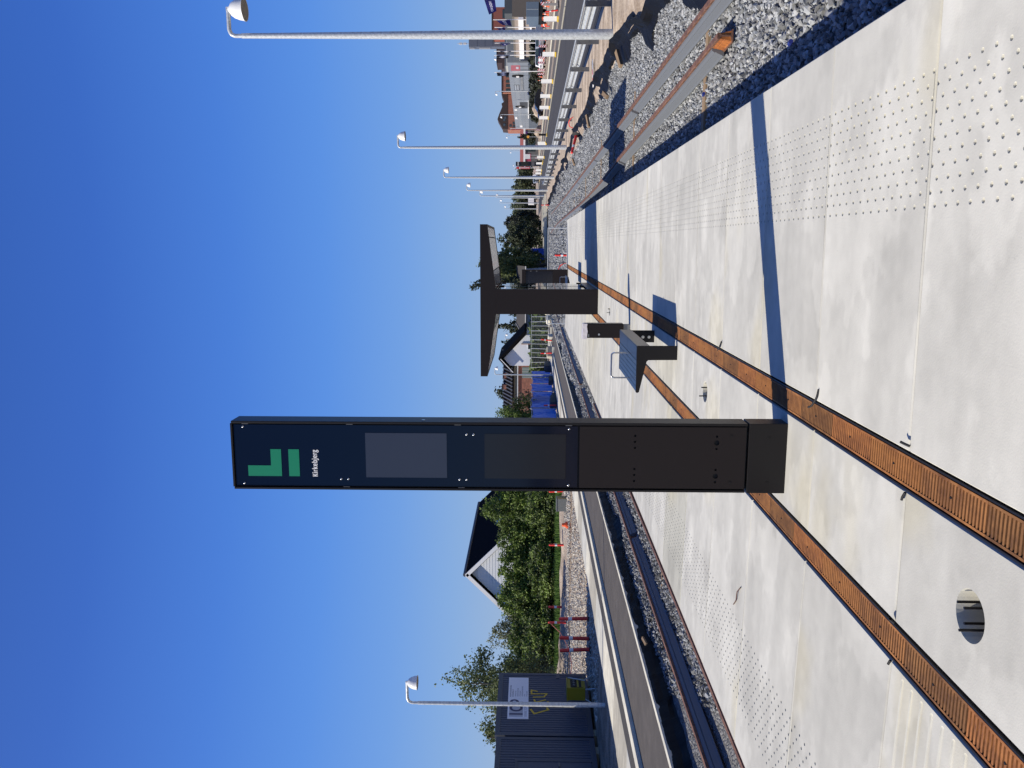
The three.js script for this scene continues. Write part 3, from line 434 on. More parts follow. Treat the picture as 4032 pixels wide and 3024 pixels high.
{
  const big = makeLamp('street_lamp', 'galvanised lamp post with white bell shade, by far the tallest in the photo', 9.55, .125, .062, .62, 1.02, 'tall lamp posts along the right of the track');
  big.position.set(5.11, -.41, -21.5);
  [[5.38, -48.0, 'second tall lamp post on the right, standing beside the fallen red marker'], [5.67, -73, 'third nearest tall lamp post on the right of the track'], [6.2, -99, 'fourth nearest tall lamp post on the right, at the end of the guardrail'], [7.0, -124.5, 'fifth nearest tall lamp post on the right'], [9.9, -183, 'sixth nearest tall lamp post in the row right of the track'], [9.9, -206, 'seventh nearest tall lamp post in the row right of the track'], [9.9, -240, 'eighth tall lamp post in the row, against the tree line'], [7.4, -290, 'ninth tall lamp post in the row, close to the dark round tree'], [4.9, -340, 'farthest lamp post in the right row, before the dark tree']].forEach(([x, z, l]) => copy(big, [x, -.41, z], 0, l));
  const far = [[37.4, -174.6, 'tall lamp post before the brick car showroom side'], [31.6, -180.2, 'tall lamp post before the grey cladded hall'], [31.2, -209, 'tall lamp post before the far end of the grey hall'], [32.3, -256.8, 'tall lamp post left of the brown roofed block'], [33, -305, 'tall lamp post beyond the low red roofs'], [33, -355, 'farthest tall lamp post, next to the black pylon sign']];
  far.forEach(([x, z, l]) => copy(big, [x, -.41, z], Math.PI, l).userData.group = 'tall lamp posts beyond the road');
  const small = makeLamp('path_lamp', 'short galvanised path lamp in front of the grey site cabins', 5.08, .062, .044, .55, .66, 'short path lamps on the left'); small.position.set(-11.5, -.41, -19.13);
  [[-11.3, -71, 'path lamp rising behind the blue tarpaulins'], [-11.7, -101.6, 'path lamp before the white gabled house'], [-6.7, -162, 'path lamp seen just above the far display cabinet'], [-4.3, -187, 'path lamp above the far blue tarpaulin'], [-3.1, -209, 'small path lamp right of the far blue tarpaulin'], [-1.0, -235, 'tiny path lamp under the right shelter eave']].forEach(([x, z, l]) => copy(small, [x, -.41, z], 0, l));
}

// ---------- guardrail ----------
{
  const t = thing('guardrail', 'galvanised steel guardrail with grey posts along the road', 'guardrail', [0, 0, 0]);
  const prof = [[0, 0], [.012, .02], [.06, .045], [.062, .1], [.012, .125], [-.002, .155], [.012, .185], [.06, .21], [.062, .265], [.012, .29], [0, .31], [-.004, .31], [.006, .288], [.055, .262], [.054, .213], [.006, .188], [-.008, .155], [.006, .122], [.055, .098], [.054, .047], [.006, .022], [-.004, 0]];
  const path = mid([[6.05, 14], [6.05, -20], [6.12, -38], [6.2, -60], [6.25, -85], [6.6, -97], [7.6, -104]], 40);
  for (let i = 0; i + 4 <= 40; i += 4) add(t, 'beam', sweep(prof.map(([a, b]) => [a, b]), path.slice(i, i + 5), -.075, false), mZinc);
  add(t, 'top_tube', sweep([[.10, .255], [.13, .255], [.13, .285], [.10, .285]], path, -.03, false), mZinc);
  const pg = ready([bx(-.07, .07, -.5, .26, -.01, 0), bx(-.07, -.062, -.5, .26, -.07, -.0), bx(.062, .07, -.5, .26, -.07, -.0)]), br = ready([bx(-.03, .10, .02, .14, -.05, -.01)]);
  for (let z = 10.3; z > -102; z -= 4.0) { const x = lerp(6.05, 6.25, Math.min(1, Math.max(0, (-z - 15) / 70))) - .12 + (z < -90 ? (-z - 90) * .085 : 0), p = add(t, 'post', pg, mPost); p.position.set(x, 0, z - .2); add(p, 'bracket', br, mZinc); }
}

// ---------- marker posts and road panels ----------
const marker = (() => {
  const t = thing('marker_post', 'red marker post with white band beside a patch of grass, left of the totem', 'marker post', [-15.4, -.42, -40.6], 0, 'red and white marker posts');
  add(t, 'post', [cyl(.055, .06, .93, 12, 0, .49, 0), cyl(.03, .055, .03, 12, 0, .97, 0)], mRed); add(t, 'band', cyl(.062, .0625, .12, 12, 0, .62, 0), mWhite); add(t, 'base', [cyl(.10, .2, .06, 10, 0, .03, 0)], mRubber); return t;
})();
[[-17.9, -.36, -38.6, 0, 'red marker post alone on the sandy strip, mid way to the cabin'], [-11.93, -.36, -24.9, .03, 'dark red marker post standing on the shaded kerb'], [-17.9, -.32, -36.9, 0, 'red marker post with cord tied to its top'], [-12.35, -.36, -24.35, -.02, 'red marker post with torn white wrap, right one of a pair'], [-12.5, -.36, -23.95, .06, 'red marker post with torn white wrap, left one of a pair'], [-12.85, -.42, -41.8, .05, 'red marker post just left of the totem, front one of two'], [-12.6, -.42, -42.6, -.12, 'red marker post just left of the totem, rear leaning one'], [-11.75, -.42, -59.5, .02, 'red marker post standing before the blue tarpaulin'], [-9.1, -.3, -69, .04, 'red marker post on a stone heap right of the tarpaulin'], [-8.1, -.3, -69.5, -.1, 'red marker post leaning among white blocks'], [-.56, -.62, -42.2, 0, 'pink red marker post standing just beyond the platform end'], [4.45, -.62, -97, .02, 'pale red marker post upright in the ballast near the fourth lamp'], [17.1, -.40, -64.7, .12, 'tilted red marker post by the grey road panel'], [23.4, -.40, -94.8, 0, 'red marker post behind the blue flags']].forEach(([x, y, z, r, l]) => { const c = copy(marker, [x, y, z], 0, l); c.rotation.z = r; });
{ const c = copy(marker, [4.52, -.36, -36.9], 0, 'fallen red marker post lying on the ballast with white band'); c.rotation.set(0, .5, 1.35); c.position.set(4.75, -.40, -37.6); }
const panelThing = (() => { const t = thing('road_panel', 'large pale road panel on yellow foot seen from behind', 'road panel', [0, 0, 0], 0, 'white road panels along the asphalt'); add(t, 'board', [rb(-.17, .17, .14, 1.10, -.012, .012, .008), bx(-.185, -.165, .14, 1.06, .0125, .03), bx(.165, .185, .14, 1.06, .0125, .03)], plain(.72, .72, .70, .5)); add(t, 'foot', rb(-.2, .2, 0, .12, -.12, .12, .02), mYellow); add(t, 'stem', bx(-.02, .02, .1, .3, -.035, -.013), mGrey); return t; })();
const PN = ['nearest to the camera', 'second nearest', 'third nearest', 'fourth nearest', 'fifth nearest', 'sixth nearest', 'seventh nearest', 'eighth nearest', 'ninth nearest', 'tenth nearest', 'eleventh nearest', 'twelfth nearest'];
[[16.3, -64], [15, -69.4], [14.5, -77.8], [14.2, -83.6], [14.2, -90.4], [13.9, -95.5], [13.2, -112.8], [12.5, -108.1], [12.5, -124], [13.3, -141.8], [13, -151.4], [13, -157.9]].forEach(([x, z], i) => { const c = i ? copy(panelThing, [x, -.39, z]) : panelThing; c.position.set(x, -.39, z); c.rotation.y = -.42; c.userData.label = 'pale road panel on its foot along the asphalt, ' + PN[i] + ' of the row'; });
for (const [x, z, l] of [[13.2, -104.4, 'black road panel on yellow foot, nearer one'], [13, -134.8, 'black road panel on yellow foot, farther one'], [13.9, -188, 'small black road panel at the far bend']]) { const t = thing('dark_road_panel', l, 'road panel', [x, -.39, z], .1, 'black road panels along the asphalt'); add(t, 'board', rb(-.125, .125, .14, 1.05, -.012, .012, .008), mBlack); add(t, 'foot', rb(-.2, .2, 0, .12, -.12, .12, .02), mYellow); }
// red and white striped boards
{
  const st = canvasTex(128, 512, (c, w, h) => { c.fillStyle = '#f2f0ee'; c.fillRect(0, 0, w, h); c.fillStyle = '#b31218'; for (let y = -200; y < h + 200; y += 150) { c.beginPath(); c.moveTo(0, y); c.lineTo(w, y + 110); c.lineTo(w, y + 185); c.lineTo(0, y + 75); c.fill(); } });
  const t = thing('striped_board', '', 'barrier board', [0, 0, 0], 0, 'red and white striped barrier boards'); const g = new THREE.BoxGeometry(.28, .95, .025); put(g, 0, .62, 0); add(t, 'board', g, std({ map: st, roughness: .5 }), true); add(t, 'foot', rb(-.2, .2, 0, .1, -.1, .1, .02), mRubber);
  [[23.6, -87, .0, 'striped barrier board at the right edge of the photo, beside the beige sign'], [25.7, -110.5, .2, 'striped barrier board just left of the tall lamp pole'], [24.2, -107.5, .1, 'striped barrier board slanting its stripes, beside the silver car'], [24.4, -114.8, 0, 'striped barrier board before the white car'], [24.9, -120.3, .1, 'striped barrier board right of the pink advert'], [24.1, -121.3, -.1, 'striped barrier board, right one of the close pair'], [24.2, -124.4, .1, 'striped barrier board, left one of the close pair'], [23, -150, .2, 'striped barrier board by the black car'], [21.5, -163, .2, 'striped barrier board left of the black car'], [20, -175, .1, 'striped barrier board beside the orange sign'], [19, -190, .1, 'striped barrier board under the thin red flag'], [17.5, -205, 0, 'striped barrier board far along the road by the pale sign'], [16.8, -225, 0, 'farthest striped barrier board along the road']].forEach(([x, z, r, l], i) => { const c = i ? copy(t, null) : t; c.position.set(x, -.4, z); c.rotation.y = r; c.userData.label = l; });
  const cn = thing('traffic_cone', 'small orange red traffic cone in the row before the hedge', 'traffic cone', [26, -.37, -100], 0, 'orange traffic cones before the hedge'); add(cn, 'cone', [cyl(.03, .16, .68, 10, 0, .38, 0)], mOrange); add(cn, 'band', cyl(.075, .10, .12, 10, 0, .44, 0), mWhite); add(cn, 'base', bx(-.2, .2, 0, .04, -.2, .2), mOrange);
  const R = rng(12); for (let i = 0; i < 30; i++) { const s = i / 30; copy(cn, [lerp(25.2, 30.5, s) + R() * 1.5, -.37, lerp(-90, -172, s) + R() * 2], 0); }
  for (const [x, z, l] of [[-13.0, -36.9, 'ribbed orange pipe stub standing upright beside the pavement']]) { const c = thing('pipe_stub', l, 'pipe stub', [x, -.42, z]); add(c, 'ribs', [0, 1, 2, 3, 4].map((i) => cyl(.17, .17, .035, 14, 0, .05 + i * .055, 0)), mOrange); add(c, 'core', cyl(.12, .12, .34, 12, 0, .17, 0), mOrange); add(c, 'neck', cyl(.07, .09, .16, 10, 0, .40, 0), mOrange); }
}
{ // bits on the right bank
  const t = thing('fallen_barrier', 'fallen red and white barrier plank lying on the sand behind the guardrail', 'barrier', [5.35, -.37, -27.4], .5); add(t, 'plank', rb(-.5, .5, 0, .03, -.06, .06, .005), mWhite); add(t, 'red_patch', [bx(-.38, -.2, .0305, .034, -.05, .05), bx(-.05, .12, .0305, .034, -.05, .05)], mRed); add(t, 'stand', rod([.1, .015, -.05], [.75, .0, -.35], .02), mDark);
  const h = thing('red_hose', 'thin red pipe arching beside the far cabinet', 'pipe', [0, 0, -36.8]); add(h, 'pipe', tube([[-.83, .0, 0], [-.84, .10, 0], [-.95, .27, -.05], [-1.1, .34, -.05], [-1.3, .36, -.05]], .022, 8, 24), mRed);
  const h2 = thing('red_hose', 'short red hoop of pipe on the sand below the guardrail', 'pipe', [5.6, -.4, -41]); add(h2, 'pipe', tube([[-.1, 0, 0], [-.05, .16, .1], [.15, .2, .2], [.3, .1, .3], [.36, 0, .3]], .02, 8, 20), mRed);
  for (const [x, z, l] of [[1.72, -7.55, 'crumpled blue drink can on the ballast near the right platform edge'], [1.92, -11.2, 'blue and silver can beside the timber under the rail']]) { const c = thing('drink_can', l, 'can', [x, -.655, z], .7); add(c, 'body', cyl(.02, .021, .062, 14, 0, .015, 0, 1.4, 0, .5), plain(.04, .06, .3, .3, .5)); }
}

// ---------- site cabins on the left ----------
{
  const blue = std({ color: rgb(.042, .055, .092), roughness: .5, bumpMap: per(tGrain, .4), bumpScale: .001 }), frame = plain(.04, .05, .075, .5), dkb = plain(.03, .035, .05, .6);
  const ribs = (za, zb, y0, y1) => { const q = [], pts = []; for (let z = za; z < zb - .001; z += .115) { const e = Math.min(zb, z + .115); pts.push([0, z], [0, z + .07], [-.016, z + .08], [-.016, Math.min(e, z + .105)]); } pts.push([0, zb]); for (let i = 0; i + 1 < pts.length; i++) { const [x0, z0] = pts[i], [x1, z1] = pts[i + 1]; q.push([[x0, y0, z0], [x0, y1, z0], [x1, y1, z1], [x1, y0, z1]]); } return flat(q); };
  const cabin = (label, len, z, top) => {   // local z from 0 (far) to len
    const t = thing('site_cabin', label, 'site cabin', [-13.65, -.25, z], 0, 'grey steel site cabins');
    add(t, 'corrugated_wall', ribs(.12, len - .12, .14, top - .14), blue);
    add(t, 'frame', [bx(-.1, .012, 0, .14, 0, len), bx(-.1, .012, top - .14, top, 0, len), bx(-.1, .013, .141, top - .141, 0, .12), bx(-.1, .013, .141, top - .141, len - .12, len)], frame);
    add(t, 'body', bx(-2.5, -.03, .02, top - .03, .01, len - .01), dkb);
    add(t, 'block', [bx(-.5, -.1, -.16, -.001, .25, .55), bx(-.5, -.1, -.16, -.001, len - .5, len - .2), bx(-2.4, -2.0, -.16, -.001, .25, .55)], mOldConcrete); return t;
  };
  const a = cabin('blue grey corrugated site cabin with company sign and yellow graffiti', 3.4, -24.5, 2.79), b = cabin('blue grey corrugated site cabin with a door, cut by the photo edge', 6.05, -21.02, 2.74);
  add(b, 'door', [bx(.004, .02, .16, 2.12, 1.12, 1.95)], blue); add(b, 'door_frame', [bx(.002, .03, .14, 2.2, 1.04, 1.115), bx(.002, .03, 2.125, 2.2, 1.116, 1.95)], frame); add(b, 'door_handle', bx(.021, .06, 1.0, 1.04, 1.2, 1.36), mGrey);
  const sg = canvasTex(1024, 270, (c, w, h) => {
    c.fillStyle = '#dfe1e6'; c.fillRect(0, 0, w, h); c.fillStyle = '#a7abb4'; c.fillRect(46, 22, 300, 175); c.fillStyle = '#161a4a'; c.fillRect(92, 22, 34, 175); c.textBaseline = 'alphabetic';
    c.strokeStyle = '#161a4a'; c.lineWidth = 34; c.beginPath(); c.arc(255, 110, 70, 0, 7); c.stroke(); c.beginPath(); c.moveTo(385, 197); c.lineTo(385, 24); c.stroke(); c.beginPath(); c.arc(398, 84, 44, -1.6, 1.6); c.stroke();
    c.fillStyle = '#7f8694'; c.font = '52px sans-serif'; c.fillText('WWW.IOP.DK', 46, 252); c.fillStyle = '#30344e'; c.font = 'bold 25px sans-serif'; ['BYGGEPLADSINDRETNING', '& UDLEJNING AF', '- KONTOR- OG', '  MANDSKABSVOGNE', '- CONTAINERE', '  ENTREPRENØRMATERIEL', '- LIFTE', '- PAVILLONER'].forEach((s, i) => { c.font = (i < 2 ? 'bold ' : '') + '24px sans-serif'; c.fillText(s, 520, 40 + i * 30 + (i > 1 ? 6 : 0), 460); });
  });
  const s = new THREE.PlaneGeometry(2.3, .62); s.rotateY(Math.PI / 2); add(a, 'company_sign', put(s, .0215, 2.15, 1.45), std({ map: sg, roughness: .5 }), true); add(a, 'sign_board', bx(.004, .0205, 1.84, 2.46, .3, 2.6), mWhite);
  const yl = plain(.62, .42, .03, .7), st = (P, w) => { const o = []; for (let i = 0; i + 1 < P.length; i++) { const [y0, z0] = P[i], [y1, z1] = P[i + 1], l = Math.hypot(y1 - y0, z1 - z0); o.push(put(new THREE.BoxGeometry(.003, l + w * .7, w), .003 + i * .0004, (y0 + y1) / 2 + .25, (z0 + z1) / 2 + 24.5, Math.atan2(z1 - z0, y1 - y0))); } return o; };
  add(a, 'graffiti', [...st([[1.52, -22.42], [1.42, -22.2], [1.0, -22.42], [1.04, -22.52]], .06), ...st([[1.42, -22.95], [1.35, -22.72], [1.1, -22.7], [1.0, -22.85]], .055), ...st([[1.4, -22.8], [1.08, -22.95]], .05), ...st([[1.44, -23.1], [1.12, -23.12], [1.02, -23.3], [1.5, -23.28], [1.5, -23.5], [1.32, -23.42]], .05)], yl);
  add(a, 'vent_plate', [bx(.004, .02, .86, .96, .10, .3)], frame);
  // yellow power cabinet on thin legs
  const y = thing('power_cabinet', 'small yellow site power cabinet on thin legs before the cabin', 'power cabinet', [-13.0, -.36, -22.45]);
  add(y, 'housing', [rb(-.2, .2, .29, .80, -.27, .27, .012), bx(-.22, .22, .801, .83, -.29, .29)], plain(.30, .24, .01, .55));
  add(y, 'socket_panel', [bx(.201, .212, .36, .72, -.2, .24)], mBlack); add(y, 'door_strip', [bx(.213, .222, .48, .53, -.2, .24), bx(.213, .222, .36, .40, -.2, .24)], plain(.30, .24, .01, .55)); add(y, 'socket', [0, 1, 2].map((i) => cyl(.035, .035, .03, 12, .22, .62, -.12 + i * .13, 0, 0, Math.PI / 2)), mGrey);
  for (const [p, q] of [[[.15, .3, -.25], [.28, 0, -.42]], [[.15, .3, .25], [.28, 0, .42]], [[-.15, .3, -.25], [-.25, 0, -.4]], [[-.15, .3, .25], [-.25, 0, .4]], [[.22, .78, -.28], [.3, .28, .02]]]) add(y, 'leg', rod(p, q, .014), mZinc);
  const cb = thing('cable', 'grey cable looping from the yellow power cabinet to the ground', 'cable', [-12.9, -.36, -22.8]); add(cb, 'loop', tube([[.1, .3, 0], [.2, .12, -.3], [.25, .02, -.7], [.2, .25, -.95], [.1, .3, -.7], [.15, .1, -.3], [.3, .012, .1], [.35, .012, .5]], .011, 6, 50), mGrey);
  const eb = thing('utility_cabinet', 'low grey green utility cabinet beside the pavement, left of the totem', 'utility cabinet', [-12.6, -.42, -38.8]); add(eb, 'housing', [rb(-.32, .32, .0, .66, -.2, .2, .01), bx(-.34, .34, .661, .70, -.22, .22)], plain(.16, .17, .16, .5)); add(eb, 'side_board', [rb(.325, .345, .0, .66, -.2, .2, .004)], plain(.22, .17, .06, .6));
  const cd = thing('barrier_cord', 'red and white cord sagging between marker posts before the hedge', 'cord', [0, 0, 0]); add(cd, 'cord', tube([[-17.9, .60, -36.9], [-17.2, .2, -34.5], [-16.6, -.05, -32], [-16.3, -.1, -30], [-16.6, .05, -28.5]], .014, 5, 40), plain(.6, .2, .12, .7));
}
// ---------- blue tarpaulins, fences and blocks on the left ----------
{
  const blueT = new THREE.MeshPhysicalMaterial({ color: rgb(.004, .06, .46), roughness: .8, transmission: .42, thickness: 0 }), rail = mZinc;
  const tarp = (label, x, z, len, h, seed, dir) => { const t = thing('tarpaulin_fence', label, 'tarpaulin fence', [x, -.42, z], dir, 'blue tarpaulin fence panels'); const n = 16, m = 9, q = [], P = (i, j) => { const u = i / n, v = j / m, sag = -.10 * Math.sin(u * Math.PI) * v; return [(nz(u * 3 + seed, v * 2, .5, 90) * .3 + nz(u * 9 + seed, v * 5, .7, 91) * .08) * Math.sin(Math.PI * u), .06 + (h - .06) * v + sag + (j === 0 ? nz(u * 8 + seed, 0, 1, 92) * .16 : 0), -len * u]; }; for (let i = 0; i < n; i++) for (let j = 0; j < m; j++) q.push([P(i, j), P(i + 1, j), P(i + 1, j + 1), P(i, j + 1)]); add(t, 'tarpaulin', flat(q), blueT); add(t, 'frame', [rod([-.06, 0, 0], [-.06, h + .08, 0], .021), rod([-.06, 0, -len], [-.06, h + .08, -len], .021), rod([-.06, h - .02, 0], [-.06, h - .02, -len], .016)], rail); add(t, 'foot', rb(-.2, .3, 0, .14, -.11, .11, .02), mOldConcrete); return t; };
  ['nearest the totem', 'second from the totem', 'third from the totem, behind the marker post', 'fourth from the totem', 'fifth from the totem, at the path lamp', 'sixth from the totem', 'last in the row, farthest from the totem'].forEach((l, i) => tarp('blue tarpaulin hung on a site fence, ' + l, -12.25 + (i > 4 ? .05 : 0), -54 - i * 3.55, 3.56, 1.82 + (i * 37 % 5) * .03, i * 3.1, (i % 2) * .02));
  tarp('far blue tarpaulin beneath the dark trees, right half', -3.6, -116, 3.2, 1.9, 31, -1.2); tarp('far blue tarpaulin beneath the dark trees, left half', -6.6, -117.2, 3.2, 1.9, 37, -1.2);
  const W = thing('wooden_fence', 'pale wooden board fence above the far blue tarpaulin', 'fence', [-5.2, -.4, -125]); for (let i = 0; i < 14; i++) add(W, 'board', bx(-2.8 + i * .3, -2.52 + i * .3, 0, 2.9 - (i % 3) * .03, -.03, 0), mWood);
  // open mesh fence on the right of the tarpaulins
  for (let i = 0; i < 6; i++) { const t = thing('mesh_fence', ['wire mesh fence panel beside the last blue tarpaulin', 'wire mesh fence panel under the brick wall', 'wire mesh fence panel before the white gable', 'wire mesh fence panel with a slanted pole, under the white gable', 'wire mesh fence panel left of the shelter wall', 'wire mesh fence panel partly behind the shelter wall'][i], 'fence', [-12.6 + i * .98, -.42, -84.5 + i * .4], 0, 'site fence panels with thin poles'); const k = (i * 13 % 7 - 3) * .03; add(t, 'pole', rod([0, 0, 0], [k, 1.95, 0], .035), rail); add(t, 'pole', rod([.5, 0, 0], [.5 + k * .6, 1.9, 0], .028), rail); add(t, 'rails', [rod([0, 1.88, 0], [.95, 1.88, 0], .016), rod([0, .15, 0], [.95, .15, 0], .016)], rail); const w = []; for (let j = 1; j < 9; j++) w.push(rod([j * .107, .15, 0], [j * .107, 1.88, 0], .004, 4)); add(t, 'wires', w, rail); }
  const rock = (x, z, s, l, mat, sq = 1) => { const t = thing('stone_block', l, 'stone block', [x, -.42, z]); const g = new RoundedBoxGeometry(s, s * .7 * sq, s * .8, 3, s * .12), p = g.attributes.position; for (let i = 0; i < p.count; i++) p.setXYZ(i, p.getX(i) + nz(p.getY(i) * 6 + x, p.getZ(i) * 6, 1, 95) * s * .22, p.getY(i) + nz(p.getX(i) * 6, p.getZ(i) * 6 + z, 1, 96) * s * .2, p.getZ(i) + nz(p.getX(i) * 6, p.getY(i) * 6 + x, 1, 97) * s * .2); add(t, 'stone', put(g, 0, s * .33, 0, 0, x, 0), mat); };
  const dk = std({ color: rgb(.16, .17, .18), map: per(tConcrete, 1.3), roughness: .9 });
  rock(-11.6, -60.2, .85, 'dark stone block at the foot of the blue tarpaulin near the totem', dk, .8); rock(-11.5, -61.4, .6, 'smaller dark stone block behind the nearest one', dk, .8); rock(-11.5, -69.2, .7, 'dark stone block under the middle tarpaulin', dk, .8); rock(-11.3, -75.8, .95, 'dark stone block at the right end of the blue tarpaulins', dk, 1.1);
  rock(-9.1, -69.5, .95, 'beige stone block that carries a marker post', mOldConcrete, .8); rock(-8.1, -71.5, .7, 'white concrete block right of the beige stone', mCurb, .9); rock(-7.2, -79, .8, 'white concrete block beneath the thin path lamp', mCurb, .8); rock(-6.9, -86, .75, 'whitish block beside the end of the railing', mCurb, .8);
  const tl = (x0, x1, z, l) => { const t = thing('concrete_beam', l, 'kerb stone', [x0, -.42, z], .03); add(t, 'beam', rb(0, x1 - x0, 0, .22, -.2, .2, .02), mCurb); };
  tl(-9.8, -8.2, -66, 'long pale kerb stone lying beside the path'); tl(-8.6, -7.3, -73, 'second pale kerb stone farther along the path'); tl(-8.2, -6.8, -82, 'third pale kerb stone at the end of the path');
}
// ---------- houses on the left ----------
function tri(parent, name, pts, depth, mat, z) { const m = add(parent, name, ext(pts, depth), mat); m.position.z = z; return m; }
{
  const t = thing('gabled_house', 'house with black tiled roof and white boarded gable above the hedge', 'house', [-23.1, -.4, -55]);
  const ap = 6.4, hw = 4.7, ev = ap - hw * 1.0; add(t, 'wall', [put(ext([[-hw + .3, 0], [hw - .3, 0], [hw - .3, ev], [0, ap - .35], [-hw + .3, ev]], 15), 0, 0, -15.12)], plain(.62, .63, .63, .7));
  const sd = plain(.70, .72, .73, .55), shp = 0; for (let i = 0; i < 22; i++) { const y = ev - .6 + i * .205, half = Math.min(hw - .3, (ap - .35 - y - .2)); if (half > .1) add(t, 'siding_board', put(ext([[-half - .2, 0], [half + .2, 0], [half, .2], [-half, .2]].map(([x, yy]) => [Math.max(-hw + .3, Math.min(hw - .3, x)), yy]), .02), 0, y, -.118, -.05), sd); }
  const rs = (s) => { const g = new THREE.BoxGeometry(hw * 1.43, .16, 16.4); put(g, s * hw * .5, ap - hw * .5 + .03, -8.05, 0, 0, -s * Math.PI / 4); return g; };
  add(t, 'roof', [rs(1), rs(-1)], mRoof); add(t, 'ridge', put(new THREE.CylinderGeometry(.14, .14, 16.4, 8), 0, ap + .12, -8.05, Math.PI / 2), plain(.03, .032, .045, .5));
  for (const s of [1, -1]) add(t, 'verge_board', put(new THREE.BoxGeometry(hw * 1.44, .26, .06), s * hw * .5, ap - hw * .5 - .02, .17, 0, 0, -s * Math.PI / 4), mWhite);
  for (const [x0, x1, y0, y1] of [[-1.95, -.65, 2.75, 3.65], [1.0, 1.9, 2.9, 3.6]]) { const w = add(t, 'window', [bx(x0, x1, y0, y1, -.09, -.075)], mGlassDark); add(w, 'frame', [bx(x0 - .08, x1 + .08, y1, y1 + .09, -.10, -.04), bx(x0 - .08, x1 + .08, y0 - .08, y0, -.10, -.04), bx(x0 - .08, x0, y0, y1, -.10, -.045), bx(x1, x1 + .08, y0, y1, -.10, -.045), bx((x0 + x1) / 2 - .04, (x0 + x1) / 2 + .04, y0, y1, -.099, -.05)], mWhite); }
  for (const z of [-5, -10]) add(t, 'roof_window', put(new THREE.BoxGeometry(.8, .03, 1.0), 2.4, ap - 2.4 + .24, z, 0, 0, -Math.PI / 4), plain(.1, .13, .17, .1));
}
{
  const t = thing('brick_house', 'red brick house with striped dark roof, two chimneys and beige upper wall', 'house', [-90 * .0, -.45, -90]);
  add(t, 'wall', bx(-19, -11.42, 0, 3.35, -8, 0), mBrick); add(t, 'upper_wall', [bx(-18.8, -12.2, 3.351, 4.15, -7.9, -.25)], plain(.27, .255, .215, .8)); add(t, 'gutter', rod([-19, 3.38, .12], [-11.3, 3.38, .12], .07), mZinc);
  const rf = add(t, 'roof', put(new THREE.BoxGeometry(7.4, .12, 3.3), -15.4, 4.45, -1.3, .36), mRoof); const rb_ = []; for (let i = 0; i < 18; i++) rb_.push(put(new THREE.BoxGeometry(.12, .1, 3.3), -18.9 + i * .41, 4.55, -1.3, .36)); add(rf, 'roof_rib', rb_, plain(.07, .075, .09, .5));
  for (const [x, y] of [[-14.75, 5.05], [-16.05, 5.15]]) { const c = add(t, 'chimney', bx(x - .27, x + .27, 4.2, y, -2.4, -1.8), mBrick); add(c, 'chimney_cap', bx(x - .32, x + .32, y + .001, y + .07, -2.45, -1.75), mRoofBrown); }
  const w = add(t, 'window', bx(-14.7, -13.5, 1.7, 2.9, .002, .04), plain(.14, .19, .18, .3)); add(w, 'bars', [0, 1, 2, 3].map((i) => bx(-14.6 + i * .3, -14.56 + i * .3, 1.7, 2.9, .041, .06)), plain(.4, .4, .38)); add(t, 'door', bx(-12.6, -11.6, .3, 2.9, .002, .05), plain(.05, .035, .03)); add(t, 'downpipe', rod([-13.0, .3, .1], [-13.0, 3.3, .1], .05), mZinc);
  const h = thing('white_gabled_house', 'white gabled house with steep black roof left of the shelter', 'house', [-12.3, -.45, -88.5]);
  add(h, 'wall', put(ext([[-.8, 0], [2.55, 0], [2.55, 2.5], [0, 4.9], [-.8, 4.2]], 9), 0, 0, -9), plain(.72, .73, .75, .7));
  add(h, 'roof', [put(new THREE.BoxGeometry(4.15, .3, 9.8), 1.4, 3.95, -4.5, 0, 0, -.75), put(new THREE.BoxGeometry(1.7, .3, 9.8), -.6, 4.75, -4.5, 0, 0, .75)], mRoof); add(h, 'verge_strip', put(new THREE.BoxGeometry(2.0, .07, .06), -.75, 4.55, .46, 0, 0, .75), mWhite);
  const w2 = add(h, 'window', bx(1.05, 1.5, 1.75, 2.25, .002, .04), mGlassDark); add(w2, 'frame', [bx(1.0, 1.55, 2.251, 2.3, .0, .05), bx(1.0, 1.55, 1.7, 1.749, .0, .05)], mWhite); add(h, 'downpipe', rod([1.6, 1.6, .08], [1.6, 3.0, .08], .05), plain(.2, .1, .08));
  const g = thing('bungalow', 'low bungalow with grey tiled hip roof behind the shelter wall', 'house', [-8, -.45, -98]);
  add(g, 'wall', bx(-2.8, 5, 0, 2.6, -8, 0), plain(.35, .40, .46, .7)); const q = flat([[[-3.2, 2.6, .5], [5.4, 2.6, .5], [5.4, 3.75, -3.5], [-1.7, 3.75, -3.5]], [[-3.2, 2.6, -8.4], [-3.2, 2.6, .5], [-1.7, 3.75, -3.5]]]); add(g, 'roof', q, mRoofGrey); add(g, 'ridge_tile', rod([-1.7, 3.78, -3.5], [-3.2, 2.66, .5], .08), plain(.28, .27, .25)); add(g, 'gutter', rod([-3.2, 2.58, .55], [5.4, 2.58, .55], .07), plain(.5, .5, .48)); add(g, 'window', bx(-1.9, -.9, 1.0, 2.1, .002, .03), mGlassDark);
}

